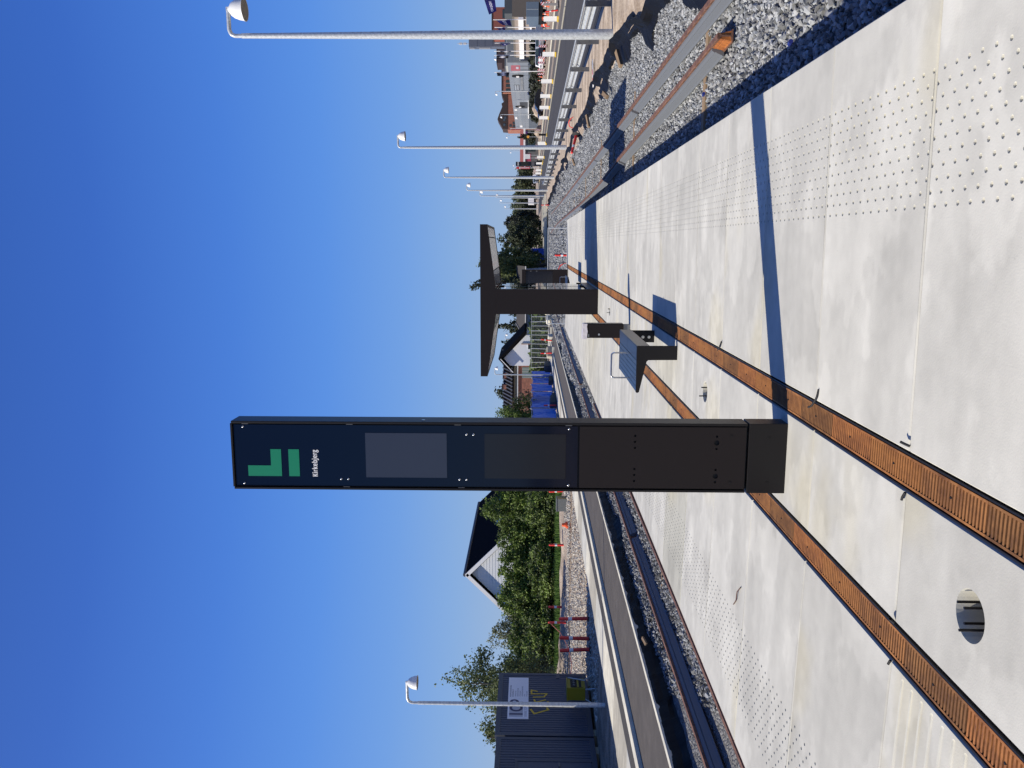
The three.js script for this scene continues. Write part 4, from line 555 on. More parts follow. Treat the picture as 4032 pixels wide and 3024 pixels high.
// ---------- trees and hedges ----------
const leafM = new THREE.MeshPhysicalMaterial({ vertexColors: true, roughness: .85, transmission: .28, thickness: 0, side: THREE.DoubleSide });
function leaves(blobs, n, size, seed, c0, c1, droop = 0) {
  const R = rng(seed), pos = new Float32Array(n * 18), col = new Float32Array(n * 18), a = V(), b = V(), d = V(), nrm = V(), tot = blobs.reduce((s, q) => s + (q[6] ?? q[3] * q[4] * q[5]), 0), clumps = blobs.map((q) => { const L = [], k = 14 + Math.floor(R() * 8); for (let i = 0; i < k; i++) { d.set(R() - .5, R() - .45, R() - .5).normalize().multiplyScalar(.62 + R() * .42); L.push([d.x, d.y, d.z, .22 + R() * .22, R()]); } return L; });
  for (let i = 0; i < n; i++) {
    let t = R() * tot, k = 0; while (k < blobs.length - 1 && (t -= blobs[k][6] ?? blobs[k][3] * blobs[k][4] * blobs[k][5]) > 0) k++;
    const q = blobs[k], cl = clumps[k][Math.floor(R() * clumps[k].length)]; d.set(R() + R() + R() - 1.5, R() + R() + R() - 1.5, R() + R() + R() - 1.5).multiplyScalar(cl[3] * 1.25).add(a.set(cl[0], cl[1], cl[2]));
    const x = q[0] + d.x * q[3], y = q[1] + d.y * q[4], z = q[2] + d.z * q[5], s = size * (.55 + R() * .9); nrm.set(R() - .5, R() - .3, R() - .5).normalize(); a.set(R() - .5, R() - .5 - droop, R() - .5).cross(nrm).normalize().multiplyScalar(s); b.copy(nrm).cross(a).normalize().multiplyScalar(s * .62);
    const P = [[x - a.x - b.x * .2, y - a.y - b.y * .2, z - a.z - b.z * .2], [x - b.x, y - b.y, z - b.z], [x + a.x, y + a.y, z + a.z], [x + b.x, y + b.y, z + b.z]], m = Math.min(1, Math.max(0, cl[4] * .6 + R() * .55 - .1));
    [0, 1, 2, 0, 2, 3].forEach((v, j) => { pos.set(P[v], i * 18 + j * 3); for (let c = 0; c < 3; c++) col[i * 18 + j * 3 + c] = lerp(c0[c], c1[c], m); });
  }
  const g = new THREE.BufferGeometry(); g.setAttribute('position', new THREE.BufferAttribute(pos, 3)); g.setAttribute('color', new THREE.BufferAttribute(col, 3)); g.computeVertexNormals(); g.isReady = true; return g;
}
function limbs(reach, h, r, seed, n = 7) { const R = rng(seed), o = [rod([0, -.1, 0], [0, h * .55, 0], r, 8, r * .7), rod([0, h * .55, 0], [(R() - .5) * .3, h * .9, (R() - .5) * .3], r * .7, 7, r * .2)]; for (let i = 0; i < n; i++) { const y = h * (.2 + R() * .55), a = R() * 6.3, l = Math.min(h * (.2 + R() * .22), reach * (.5 + R() * .35) * (1.15 - y / h)); o.push(rod([0, y, 0], [Math.cos(a) * l, y + l * (.5 + R() * .6), Math.sin(a) * l], r * .4, 5, r * .1)); } return o; }
const mBark = plain(.07, .055, .04, .9), mPaleBark = plain(.38, .36, .32, .8);
function tree(name, label, x, y, z, h, rx, rz, n, size, seed, c0, c1, group, o = {}) {
  const t = thing(name, label, o.cat ?? 'tree', [x, y, z], 0, group), R = rng(seed * 7 + 1), bl = [], k = o.blobs ?? 9, lo = o.lo ?? .12;
  for (let i = 0; i < k; i++) { const v = (i + .5) / k, yy = h * lerp(lo + .1, .86, v), w = o.cone ? Math.max(o.top ?? .1, 1.05 - v) : .45 + .55 * Math.sin(Math.PI * Math.min(1, v * .85 + .12)), a = i * 2.4 + R(); bl.push([Math.cos(a) * rx * .5 * w, yy, Math.sin(a) * rz * .5 * w, rx * (.42 + R() * .2) * w, h * (o.cone ? .10 : .15) * (.8 + R() * .6), rz * (.42 + R() * .2) * w]); }
  if (o.spire) bl.push([0, h * .93, 0, rx * .12, h * .08, rz * .12, rx * h * rz * .012]);
  add(t, 'trunk', limbs(Math.min(rx, rz) * (o.reach ?? 1), h, o.r ?? h * .022, seed, o.limbs ?? 8), o.bark ?? mBark); add(t, 'crown', leaves(bl, n, size, seed, c0, c1, o.droop ?? 0), leafM); return t;
}
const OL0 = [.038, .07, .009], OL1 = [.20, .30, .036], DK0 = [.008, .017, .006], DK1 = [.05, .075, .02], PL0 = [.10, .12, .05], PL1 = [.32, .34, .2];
{
  const G = 'garden trees and bushes behind the sandy strip', HB = (l, x, z, h, rx, n, seed, c0 = OL0, c1 = OL1) => tree('garden_tree', l, x, -.45, z, h, rx, rx * .9, Math.round(n * 2.1), .08, seed, c0, c1, G, { blobs: 12, lo: -.05 });
  HB('bushy green tree directly left of the totem', -15.2, -53.5, 4.7, 2.2, 9000, 101); HB('bushy tree with upright shoots in front of the black roof', -17.6, -53, 5.1, 1.9, 8500, 102); HB('green bush below the right verge of the white gable', -19.8, -53, 4.3, 1.9, 8000, 103); HB('green bush covering the middle of the white gable', -21.7, -52.4, 4.15, 1.9, 8000, 104); HB('green bush below the gable window', -23.6, -52, 4.25, 1.9, 8000, 105);
  HB('darker green bush left of the gable', -25.7, -51.5, 3.6, 2.0, 8000, 106, DK0, OL1); HB('green bush behind the pair of red marker posts', -27.8, -50.5, 3.9, 2.1, 8000, 107); HB('green bush just beside the site cabin corner', -29.8, -49, 3.7, 2.2, 8000, 108, DK0, OL1);
  HB('low dark bush at the foot of the trees, near the totem', -16.5, -50.5, 2.3, 2.1, 6000, 109, DK0, OL1); HB('low dark bush at the foot of the trees, under the gable', -20.4, -49.5, 2.2, 2.1, 6000, 110, DK0, OL1); HB('low dark bush at the foot of the trees, near the cabin', -24.8, -48.5, 2.3, 2.2, 6000, 111, DK0, OL1);
  tree('blossom_tree', 'pale flowering tree at the left end of the gable', -26.8, -.45, -53.5, 5.0, 1.5, 1.4, 7000, .065, 112, PL0, PL1, null, { blobs: 10 });
  tree('birch_tree', 'tree with pale bare branches behind the site cabin roof', -21.2, -.45, -37, 6.1, 1.7, 1.6, 9000, .062, 113, [.06, .09, .02], [.2, .25, .09], null, { bark: mPaleBark, limbs: 22, r: .09, blobs: 9 });
  tree('garden_bush', 'light green bush behind the second site cabin', -22.4, -.45, -34.5, 4.3, 1.3, 1.3, 9000, .06, 114, [.03, .05, .012], [.16, .2, .05], null, { blobs: 9 });
  tree('garden_bush', 'olive bush beside the birch behind the cabin corner', -23.5, -.45, -40, 4.4, 1.8, 1.6, 9500, .065, 115, [.04, .045, .02], [.16, .17, .07], null, { blobs: 10 });
  tree('leafy_tree', 'leafy tree in front of the brick house, right of the totem', -13.7, -.45, -64, 4.9, 1.5, 1.8, 12000, .08, 116, OL0, OL1, null, { blobs: 11, lo: 0 });
  tree('bare_shrub', 'reddish half bare shrub before the brick wall', -14.2, -.45, -74, 4.0, 1.2, 1.5, 1500, .08, 117, [.05, .04, .02], [.13, .1, .05], null, { limbs: 26, r: .035, blobs: 8 });
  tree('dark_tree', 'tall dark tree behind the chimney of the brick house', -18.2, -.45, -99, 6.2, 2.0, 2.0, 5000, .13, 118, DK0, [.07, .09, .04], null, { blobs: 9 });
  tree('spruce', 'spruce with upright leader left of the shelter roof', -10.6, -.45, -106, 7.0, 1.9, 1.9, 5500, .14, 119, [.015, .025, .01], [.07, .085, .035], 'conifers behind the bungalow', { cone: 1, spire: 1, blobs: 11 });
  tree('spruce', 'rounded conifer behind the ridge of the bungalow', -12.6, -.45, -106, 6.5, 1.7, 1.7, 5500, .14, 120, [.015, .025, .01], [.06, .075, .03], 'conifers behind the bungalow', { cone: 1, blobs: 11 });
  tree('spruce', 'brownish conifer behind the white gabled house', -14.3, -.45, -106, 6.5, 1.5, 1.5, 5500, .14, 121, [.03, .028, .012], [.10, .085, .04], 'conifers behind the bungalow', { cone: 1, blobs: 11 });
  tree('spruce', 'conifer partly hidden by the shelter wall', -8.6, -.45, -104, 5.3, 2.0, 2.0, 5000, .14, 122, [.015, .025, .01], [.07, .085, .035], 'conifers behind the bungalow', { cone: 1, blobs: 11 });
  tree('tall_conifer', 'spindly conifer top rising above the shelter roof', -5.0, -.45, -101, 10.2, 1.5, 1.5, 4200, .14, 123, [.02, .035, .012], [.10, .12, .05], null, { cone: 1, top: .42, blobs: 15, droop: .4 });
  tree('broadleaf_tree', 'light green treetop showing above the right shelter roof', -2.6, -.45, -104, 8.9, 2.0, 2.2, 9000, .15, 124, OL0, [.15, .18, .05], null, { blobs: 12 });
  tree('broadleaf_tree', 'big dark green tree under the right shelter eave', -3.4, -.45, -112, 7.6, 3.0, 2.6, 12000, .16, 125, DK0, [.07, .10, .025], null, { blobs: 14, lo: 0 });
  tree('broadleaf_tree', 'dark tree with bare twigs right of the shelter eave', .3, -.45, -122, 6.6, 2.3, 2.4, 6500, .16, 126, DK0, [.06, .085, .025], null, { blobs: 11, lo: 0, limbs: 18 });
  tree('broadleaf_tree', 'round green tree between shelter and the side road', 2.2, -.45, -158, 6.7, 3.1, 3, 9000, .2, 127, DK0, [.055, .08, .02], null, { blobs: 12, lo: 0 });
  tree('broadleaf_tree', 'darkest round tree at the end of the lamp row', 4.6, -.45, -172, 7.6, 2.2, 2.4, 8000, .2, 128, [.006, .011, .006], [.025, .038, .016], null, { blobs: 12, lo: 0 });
  tree('far_tree', 'small dark conifer left of the brick gable block', 24.2, -.45, -195, 5.6, 1.4, 1.4, 3000, .2, 129, DK0, [.05, .06, .025], null, { cone: 1, blobs: 8 });
  const W = (l, pts, n, seed, c0, c1) => { const bl = pts.map(([x, y, z, r, h]) => [x, y, z, r, h, r]), o = thing('far_wood', l, 'wood', [0, -.4, 0]); o.userData.kind = 'stuff'; add(o, 'foliage', leaves(bl, n, .42, seed, c0, c1), leafM).userData.kind = 'stuff'; };
  const R = rng(44), far = []; for (let i = 0; i < 26; i++) { const s = i / 25, x = lerp(11.5, 29, s); far.push([x, 3.4 + R(), -335 - R() * 10, 1.6 + R(), (s < .7 ? 4.6 : 3.0) * (.75 + R() * .35)]); } W('distant green wood behind the lamp row and signs', far, 17000, 201, [.02, .035, .012], [.09, .115, .04]);
  const far2 = []; for (let i = 0; i < 12; i++) far2.push([5.5 + i * .75, 2.0 + R(), -300 - R() * 8, 1.2 + R() * .6, 3 + R() * 1.6]); W('distant grey green trees right of the dark round tree', far2, 6000, 202, [.03, .045, .02], [.10, .12, .05]);
  const hd = []; for (let i = 0; i < 22; i++) hd.push([lerp(30.5, 33.5, i / 21), .9, lerp(-140, -225, i / 21), 1.6, 1.1]); W('dark clipped hedge at the foot of the grey hall', hd, 9000, 203, [.004, .008, .003], [.02, .03, .009]);
  const h2 = []; for (let i = 0; i < 14; i++) h2.push([lerp(-13.6, -6.5, i / 13), .75, -88 + R(), .8, .85]); W('bright green hedge behind the wire fence', h2, 9000, 204, OL0, [.13, .19, .04]);
  // grass along the foot of the bushes
  const N = 16000, bl = new THREE.BufferGeometry(); bl.setAttribute('position', new THREE.BufferAttribute(new Float32Array([-.02, 0, 0, .02, 0, 0, .03, 1, .05]), 3)); bl.computeVertexNormals(); const gm = new THREE.InstancedMesh(bl, std({ color: rgb(1, 1, 1), roughness: .8, side: THREE.DoubleSide }), N), o = new THREE.Object3D(), c = new THREE.Color(); gm.name = 'grass'; stuff(gm, 'strip of bright green grass at the foot of the bushes', 'grass');
  for (let i = 0; i < N; i++) { const x = -12.5 - R() * 16, z = -45.5 - R() * 3.2 + (x + 20) * -.12; o.position.set(x, -.42, z); o.rotation.set((R() - .5) * .7, R() * 6.3, (R() - .5) * .7); o.scale.set(1.3, .22 + R() * .34, 1); o.updateMatrix(); gm.setMatrixAt(i, o.matrix); const g = R(); c.setRGB(lerp(.04, .11, g), lerp(.10, .2, g), .015); gm.setColorAt(i, c); } scene.add(gm);
}

// ---------- the far right: showroom, hall, blocks ----------
{
  const t = thing('car_showroom', 'long beige showroom with a white band and grey upper floor', 'building', [38.6, -.42, -150], .135);
  add(t, 'wall', bx(0, 30, 0, 5.4, -23, 0), plain(.135, .12, .10, .8)); const lt = plain(.27, .225, .19, .8); for (let i = 0; i < 11; i++) add(t, 'wall_panel', bx(-.08, 0, .02, 5.0, -2.05 - i * 2.05, -.05 - i * 2.05), lt); const wb = plain(.85, .85, .83, .5); add(t, 'white_band', bx(-.5, -.081, 3.45, 4.3, -22.9, .0), wb); add(t, 'canopy', bx(-.7, -.081, 2.0, 2.3, -9, .0), wb); add(t, 'shop_front', bx(-.12, -.081, .1, 1.9, -22.5, -9.2), plain(.01, .025, .11, .2));
  for (let i = 0; i < 40; i++) add(t, 'band_tooth', bx(-.56, -.501, 4.25, 4.36, -.5 - i * .56 - .22, -.5 - i * .56), wb).visible = true; add(t, 'window', bx(9, 14, .3, 2.4, .001, .05), mBlack);
  add(t, 'upper_floor', bx(3, 30, 5.401, 6.9, -20, -6), plain(.075, .085, .09, .7));
  const bk = thing('brick_block', 'plain red brick block behind the grey upper floor, right of the lamp pole', 'building', [52.9, -.42, -220]); add(bk, 'wall', bx(0, 6, 0, 11.9, -10, 0), plain(.23, .075, .055, .85)); add(bk, 'roof_edge', bx(-.1, 6.1, 11.901, 12.15, -10, .1), mRoofBrown); add(bk, 'window', [bx(3.3, 5.4, 7.6, 9.4, .001, .06)], mGlassDark);
  const tw = thing('grey_tower', 'slim grey tower with antennas on its roof beside the lamp pole', 'tower', [51.7, -.42, -230]); add(tw, 'shaft', bx(0, 3.2, 0, 18.7, -3, 0), plain(.10, .115, .15, .7)); for (let i = 1; i < 9; i++) add(tw, 'seam', bx(.02, 3.18, i * 2.05, i * 2.05 + .06, .001, .03), plain(.07, .08, .11)); add(tw, 'antenna', [rod([1, 18.7, -1], [1, 21.8, -1], .08), bx(.75, 1.25, 19.4, 20.2, -1.2, -.8), bx(.75, 1.25, 20.5, 21.3, -1.2, -.8)], plain(.5, .5, .5)); add(tw, 'side_antenna', [bx(-.5, -.12, 17.2, 18.4, -.8, -.4), bx(-.45, -.1, 13, 16, -.8, -.4)], plain(.35, .36, .38));
  const lg = thing('pale_block', 'low pale grey block between the tower and the showroom', 'building', [35.8, -.42, -176]); add(lg, 'wall', bx(0, 7, 0, 7.3, -8, 0), plain(.42, .42, .39, .8)); add(lg, 'parapet', bx(-.05, 7.05, 7.301, 7.5, -8, .05), mGrey);
  const db = thing('brown_block', 'dark brown stepped block behind the black flags', 'building', [40.7, -.42, -203]); add(db, 'wall', [bx(1.3, 4.4, 0, 10.1, -8, 0), bx(0, 1.299, 0, 8.9, -8, 0)], plain(.05, .03, .03, .85)); for (const x of [.3, 1.7, 2.9]) add(db, 'window', bx(x, x + .7, 6.6, 7.6, .001, .05), mGlassDark); add(db, 'roof_edge', [bx(1.25, 4.45, 10.101, 10.25, -8, .05)], mRoofBrown);
  const sb = thing('salmon_block', 'salmon brick block with green grey windows above the grey hall', 'building', [46.9, -.42, -270], 0); add(sb, 'wall', bx(0, 8.3, 0, 11.1, -8, 0), mSalmon); for (const x of [.4, 1.7, 3.0, 4.6, 6.4]) { const w = add(sb, 'window', bx(x, x + .8, 8.7, 10.0, .001, .06), plain(.05, .07, .065, .2)); add(w, 'frame', bx(x - .06, x + .86, 8.6, 8.69, .001, .09), mGrey); } add(sb, 'roof_edge', bx(-.1, 8.4, 11.101, 11.4, -8, .15), mRoofBrown);
  const rh = thing('gabled_block', 'salmon brick block with dark brown gabled roofs at the left end of the hall', 'building', [35.9, -.42, -272]); const k = 272 / 190, Q = [[32.9, 8.0], [32.7, 8.2], [31.2, 7.5], [30.7, 8.2], [30.1, 8.0], [28.5, 8.7], [27.4, 9.1], [25.6, 8.0], [25.3, 8.0]].map(([x, y]) => [x * k - 35.9, (y - 1.6) * k + 2.02]); add(rh, 'wall', bx(0, 10.8, 0, 9.5, -9, 0), mSalmon); add(rh, 'roof', put(ext([[10.9, 9.5], ...Q, [.2, 9.5]].reverse(), 9), 0, 0, -8.9), mRoofBrown); for (const [x, y] of [[.7, 7.6], [1.7, 7.6], [.9, 8.7]]) add(rh, 'window', bx(x, x + .75, y - .5, y + .3, .001, .06), plain(.06, .07, .07, .2)); for (const [x, y] of [[1.2, 10.2], [2.7, 10.2], [3.4, 9.9]]) add(rh, 'dormer_window', bx(x, x + .7, y, y + .7, .101, .16), plain(.06, .08, .1, .15));
  const hall = thing('grey_hall', 'long hall clad in blue grey panels with dark oval signs', 'building', [35, -.42, -169]); add(hall, 'wall', bx(.1, 22, 0, 6.75, -95, 0), plain(.13, .15, .17, .6)); const pm = [plain(.215, .24, .27, .5), plain(.235, .26, .285, .5), plain(.205, .23, .26, .5)], pgm = ready(bx(0, .098, 0, 1.02, -3.86, 0));
  for (let i = 0; i < 24; i++) for (let j = 0; j < 4; j++) add(hall, 'wall_panel', pgm, pm[(i * 3 + j * 5) % 3]).position.set(0, 2.62 + j * 1.035, -.06 - i * 3.92); add(hall, 'plinth_wall', bx(.02, .099, 0, 2.58, -95, 0), plain(.085, .105, .13, .6)); add(hall, 'front_wall', bx(.12, 22, .01, 6.7, .001, .06), plain(.17, .19, .21, .6));
  const ov = (z, y, h) => { const g = new THREE.CylinderGeometry(1, 1, .25, 24); put(g, 0, 0, 0, 0, 0, Math.PI / 2); g.scale(1, h / 2, .95); return put(g, -.14, y, z); }; for (const z of [-12.4, -51.5]) { const s = add(hall, 'oval_sign', ov(z, 4.9, 2.4), mBlack); add(s, 'white_plate', bx(-.32, -.27, 4.6, 5.2, z - .75, z + .75), mWhite); }
  const wp = add(hall, 'window_panel', bx(-.06, -.001, 4.75, 5.9, -29, -22.8), plain(.03, .035, .04, .2)); for (let i = 0; i < 4; i++) for (let j = 0; j < 2; j++) add(wp, 'pane', bx(-.1, -.061, 4.85 + j * .53, 5.25 + j * .53, -24.0 - i * 1.4, -23.1 - i * 1.4), plain(.45, .48, .52, .3)); const lv = add(hall, 'louvre', bx(-.04, -.001, 3.8, 4.4, -31, -13.4), plain(.08, .09, .1)); for (let i = 0; i < 12; i++) add(lv, 'louvre_blade', bx(-.1, -.041, 3.85, 4.35, -14.3 - i * 1.4, -13.9 - i * 1.4), plain(.4, .42, .45)); add(hall, 'gate', bx(-.05, -.001, 2.7, 4.9, -55, -45.5), plain(.03, .033, .038)); for (const [z, y, h, d] of [[-57.2, 6.05, .7, 1.6], [-71.5, 6.2, .6, 3.6], [-88, 4.95, .7, 3.6]]) add(hall, 'wall_sign', bx(-.12, -.001, y - h / 2, y + h / 2, z - d / 2, z + d / 2), mWhite); add(hall, 'blue_panel', bx(-.06, .015, 1.7, 2.9, -34.8, -31.4), plain(.006, .015, .10, .4)); add(hall, 'white_porch', bx(-1.6, -.001, 2.6, 2.85, -62, -43), mWhite);
  const ad = thing('advert_board', 'large pink red advert board before the grey hall', 'billboard', [33.8, -.42, -168]); add(ad, 'board', bx(-.5, .5, 4.2, 6.0, -.1, 0), plain(.62, .2, .22, .5)); add(ad, 'panel', bx(-.2, .2, 4.5, 5.0, .001, .02), mWhite); add(ad, 'leg', [bx(-.4, -.3, 0, 4.2, -.1, 0), bx(.3, .4, 0, 4.2, -.1, 0)], mGrey);
  const lr = thing('low_shop', 'low building with red roof and white fascia far along the road', 'building', [22, -.42, -235]); add(lr, 'wall', bx(0, 9, 0, 3.6, -8, 0), plain(.12, .12, .12)); add(lr, 'roof', flat([[[-.3, 4.1, .3], [9.3, 4.1, .3], [9.3, 5.1, -4], [-.3, 5.1, -4]]]), plain(.25, .075, .06)); add(lr, 'fascia', bx(-.3, 9.3, 3.6, 4.09, -.1, .32), mWhite); add(lr, 'red_window', bx(.6, 2.6, 2.0, 3.4, .001, .05), plain(.35, .04, .08)); add(lr, 'window', bx(3.2, 8.4, .8, 3.2, .001, .04), mGlassDark);
  const py = thing('pylon_sign', 'tall black pylon sign with white lettering', 'sign', [15.85, -.42, -170]); add(py, 'pylon', bx(-.42, .42, 0, 5.05, -.3, 0), plain(.006, .007, .012, .3)); const vt = new TextGeometry('ISVA', { font, size: .26, depth: .01, curveSegments: 2 }); put(vt, -.36, 4.45, .002); add(py, 'lettering', vt, mWhite); add(py, 'panel', bx(-.38, .38, 2.6, 3.95, .001, .02), plain(.012, .014, .012)); add(py, 'price_panel', bx(-.36, .36, 1.3, 1.9, .001, .02), plain(.1, .1, .11));
  const bn = thing('banner', 'tall red and white banner beside the black pylon sign', 'banner', [14.9, -.42, -168]); add(bn, 'pole', rod([0, 0, 0], [0, 5.4, 0], .05), mWhite); add(bn, 'cloth', bx(-.22, .22, 2.2, 4.9, .05, .07), plain(.5, .05, .06)); add(bn, 'stripe', [bx(-.08, -.02, 2.3, 4.0, .071, .08), bx(.06, .12, 2.3, 4.0, .071, .08), bx(-.2, .2, 4.1, 4.3, .071, .08)], mWhite);
  const rf = thing('red_flag', 'thin red flag hanging on a white pole left of the brown roofed block', 'flag', [24.8, -.42, -186]); add(rf, 'pole', rod([0, 0, 0], [0, 6.6, 0], .05), mWhite); add(rf, 'cloth', put(new THREE.BoxGeometry(.22, 2.2, .05, 1, 6, 1), -.14, 5.2, 0, 0, 0, .04), mDarkRed);
  const rs = (l, x, y, z, r, col) => { const t = thing('round_sign', l, 'traffic sign', [x, -.42, z]); add(t, 'disc', cyl(r, r, .03, 20, 0, y, 0, Math.PI / 2), col); add(t, 'pole', rod([0, 0, -.03], [0, y, -.03], .035), mZinc); };
  rs('round purple blue traffic sign by the end of the hall', 21.4, 2.9, -166, .22, plain(.06, .01, .12)); rs('round orange beacon sign beside the purple sign', 20.6, 2.6, -166, .26, plain(.8, .38, .06)); const ws = thing('road_sign', 'white road sign near the low red roofed shop', 'traffic sign', [18.8, -.42, -185]); add(ws, 'board', bx(-.5, .5, 2.2, 3.3, 0, .03), plain(.7, .72, .7)); add(ws, 'pole', [rod([-.3, 0, -.03], [-.3, 2.3, -.03], .04), rod([.3, 0, -.03], [.3, 2.3, -.03], .04)], mZinc);
  const bs = thing('beige_sign', 'narrow grey beige sign board on a foot before the blue grey lorry', 'sign', [16.9, -.39, -62.5]); add(bs, 'board', rb(-.09, .09, .1, 1.15, -.02, .02, .01), plain(.33, .31, .28)); add(bs, 'foot', rb(-.22, .22, 0, .1, -.15, .15, .02), mRubber);
  const pl = thing('sand_pile', 'tan pile of sand and rubble in front of the hall porch', 'pile', [24.5, -.42, -158]); const g = new THREE.SphereGeometry(1, 14, 8, 0, 6.3, 0, 1.57), p = g.attributes.position; for (let i = 0; i < p.count; i++) { const n = 1 + nz(p.getX(i) * 4, p.getZ(i) * 4, 1, 99) * .7; p.setXYZ(i, p.getX(i) * 1.7 * n, p.getY(i) * 1.7 * n, p.getZ(i) * 1.6 * n); } g.computeVertexNormals(); add(pl, 'sand', g, mSoil); const p2 = copy(pl, [21.8, -.42, -168], 1, 'second tan pile of rubble, left under the porch'); p2.scale.set(.7, .8, .7);
}
// ---------- flags ----------
{
  const fl = (bg, word, fs, w, h) => canvasTex(w, h, (c) => { c.fillStyle = bg; c.fillRect(0, 0, w, h); c.fillStyle = '#f4f4f8'; c.font = 'bold ' + fs + 'px sans-serif'; c.textAlign = 'center'; c.textBaseline = 'middle'; if (word) c.fillText(word, w / 2, h / 2, w * .84); });
  const blue = std({ map: fl('#1d1a66', 'VOLVO', 74, 320, 200), roughness: .7, side: THREE.DoubleSide }), black = std({ map: canvasTex(320, 120, (c, w, h) => { c.fillStyle = '#12121c'; c.fillRect(0, 0, w, h); c.strokeStyle = '#f0f0f4'; c.lineWidth = 11; c.beginPath(); for (let i = 0; i < 26; i++) { const x = 26 + i * 10.5; c.lineTo(x, 60 + (i % 2 ? -1 : 1) * (8 + (i * 7 % 5) * 4)); } c.stroke(); }), roughness: .7, side: THREE.DoubleSide });
  // corners a (hoist top), b (hoist bottom), c (fly bottom), d (fly top); the cloth ripples between them
  const cloth = (a, b, c, d, seed) => { const n = 10, q = [], uv = [], P = (u, v) => [0, 1, 2].map((k) => lerp(lerp(b[k], c[k], u), lerp(a[k], d[k], u), v) + (k === 2 ? Math.sin(u * 6 + seed) * .16 * u : 0)); const pos = []; for (let i = 0; i < n; i++) for (let j = 0; j < 4; j++) { const C = [[i, j], [i + 1, j], [i + 1, j + 1], [i, j], [i + 1, j + 1], [i, j + 1]]; for (const [x, y] of C) { pos.push(...P(x / n, y / 4)); uv.push(x / n, y / 4); } } const g = new THREE.BufferGeometry(); g.setAttribute('position', new THREE.BufferAttribute(new Float32Array(pos), 3)); g.setAttribute('uv', new THREE.BufferAttribute(new Float32Array(uv), 2)); g.computeVertexNormals(); return g; };
  const mast = (l, x, z, h, cl, mat, seed, lean = 0) => { const t = thing('flag', l, 'flag', [x, -.42, z], 0, 'flags on white poles before the showroom'); add(t, 'flagpole', rod([0, 0, 0], [lean, h, 0], .07, 8, .05), mWhite); if (cl) add(t, 'cloth', cloth(...cl, seed), mat, true); };
  mast('blue flag with white lettering blowing out, cut by the photo edge', 35.95, -130, 9.6, [[-.05, 9.1, 0], [-.1, 7.5, 0], [-1.85, 7.25, .4], [-2.3, 8.35, .3]], blue, 1);
  mast('blue flag with white lettering drooping on the second pole', 34.3, -135, 8.0, [[-.05, 7.55, 0], [0, 5.35, 0], [-1.05, 5.1, .3], [-.9, 6.5, .3]], blue, 2); mast('blue flag folded on the third pole, right of the lamp pole', 33.3, -135.5, 7.8, [[-.05, 7.5, 0], [-.1, 6.1, 0], [-.65, 6.2, .3], [-.75, 6.7, .3]], blue, 3); mast('dark blue flag folded on a pole left of the lamp pole', 31.1, -136, 7.8, [[0, 7.4, 0], [-.1, 5.2, 0], [-.35, 5.9, .3], [-.45, 6.4, .3]], blue, 4);
  mast('black flag on the pole right before the showroom', 30, -136.5, 7.9, [[0, 7.0, 0], [0, 5.3, 0], [-.12, 5.2, .3], [-.25, 6.8, .3]], black, 5); mast('black flag with white script hanging upright', 29.5, -137, 7.9, [[0, 7.55, 0], [0, 5.6, 0], [-.5, 5.7, .25], [-.55, 7.5, .25]], black, 6); mast('black flag with white script on a slightly slanted pole', 27.1, -137, 7.9, [[-.2, 7.55, 0], [-.15, 5.5, 0], [-.85, 5.6, .25], [-.8, 7.4, .25]], black, 7, -.2);
}
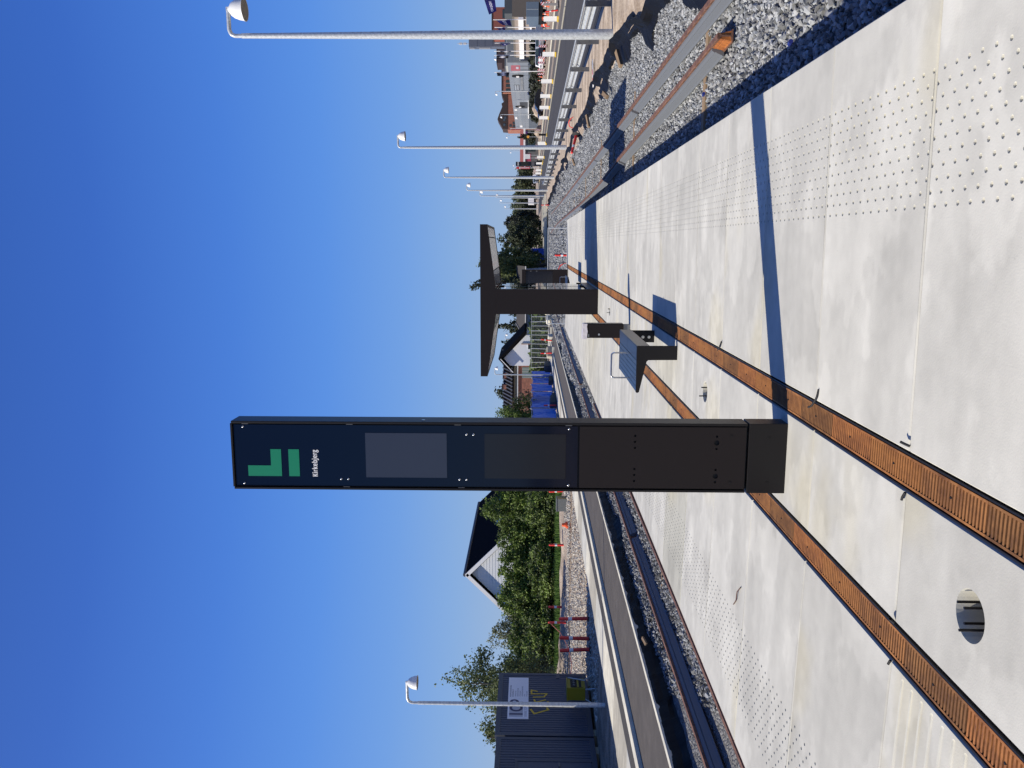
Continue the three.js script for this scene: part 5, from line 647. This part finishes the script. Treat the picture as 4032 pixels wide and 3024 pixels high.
// ---------- vehicles ----------
{
  const car = (l, col, x, z, turn) => { const t = thing('parked_car', l, 'car', [x, -.42, z], turn, 'cars beyond the road'); const pr = [[-2.1, .35], [-2.15, .75], [-1.95, .92], [-1.1, .98], [-.45, 1.42], [.95, 1.45], [1.75, 1.02], [2.1, .92], [2.15, .4]]; add(t, 'body', put(ext(pr, 1.62, { bevel: .06 }), 0, 0, -.81), col); for (const s of [.815, -.835]) add(t, 'window', put(ext([[-.95, 1.0], [-.4, 1.36], [.9, 1.39], [1.5, 1.02]], .02), 0, 0, s), mGlassDark); add(t, 'windscreen', [flat([[[-1.08, 1.01, -.7], [-1.08, 1.01, .7], [-.5, 1.41, .62], [-.5, 1.41, -.62]]])], mGlassDark); for (const [a, b] of [[-1.35, .75], [1.35, .75], [-1.35, -.75], [1.35, -.75]]) { const w = add(t, 'wheel', cyl(.32, .32, .2, 16, a, .32, b, Math.PI / 2), mBlack); add(w, 'rim', cyl(.2, .2, .03, 12, a, .32, b + Math.sign(b) * .105, Math.PI / 2), mSteel); } for (const s of [.6, -.6]) { add(t, 'headlight', rb(-2.2, -2.12, .66, .78, s - .15, s + .15, .02), mSteel); } };
  const silver = plain(.5, .52, .55, .25, .5), white = plain(.75, .75, .75, .3), black = plain(.01, .01, .012, .2), dkb = plain(.012, .014, .03, .2);
  car('silver car parked right behind the tall lamp pole', silver, 29.6, -126, .4); car('silver car seen end on below the showroom front', silver, 28.4, -124, 1.5); car('dark blue car next to the silver car', dkb, 27.4, -124.5, 1.4); car('white car before the dark fence', white, 26.3, -125, 1.2); car('black car parked under the hall porch', black, 22.6, -140, .2); car('dark car at the right photo edge below the showroom', black, 31.5, -108, .2); car('white car far along the road', white, 16.5, -215, 1.5); car('silver car far along the road beside the banner', silver, 14.8, -196, 1.5);
  const t = thing('box_lorry', 'blue grey box lorry at the right edge of the photo', 'lorry', [31.3, -.42, -118], 0); add(t, 'box', rb(-.98, .98, 1.05, 2.75, -4, 0, .04), plain(.10, .14, .19, .5)); add(t, 'chassis', bx(-.9, .9, .5, 1.04, -4.5, -.1), mBlack); add(t, 'corner_strip', [bx(-.03, .03, 1.1, 2.7, .001, .02)], plain(.35, .4, .42)); for (const [a, b] of [[-.75, -.8], [.75, -.8], [-.75, -3.6], [.75, -3.6]]) add(t, 'wheel', cyl(.42, .42, .28, 16, a, .42, b, 0, 0, Math.PI / 2), mBlack); add(t, 'cab', rb(-.9, .9, .6, 2.4, -5.6, -4.1, .1), plain(.10, .14, .19, .4)); const w2 = copy(t, [12.6, -.42, -250], 0, 'white lorry far down the road by the wood'); w2.traverse((m) => { if (m.name === 'box' || m.name === 'cab') m.material = white; });
}
renderer.render(scene, camera);
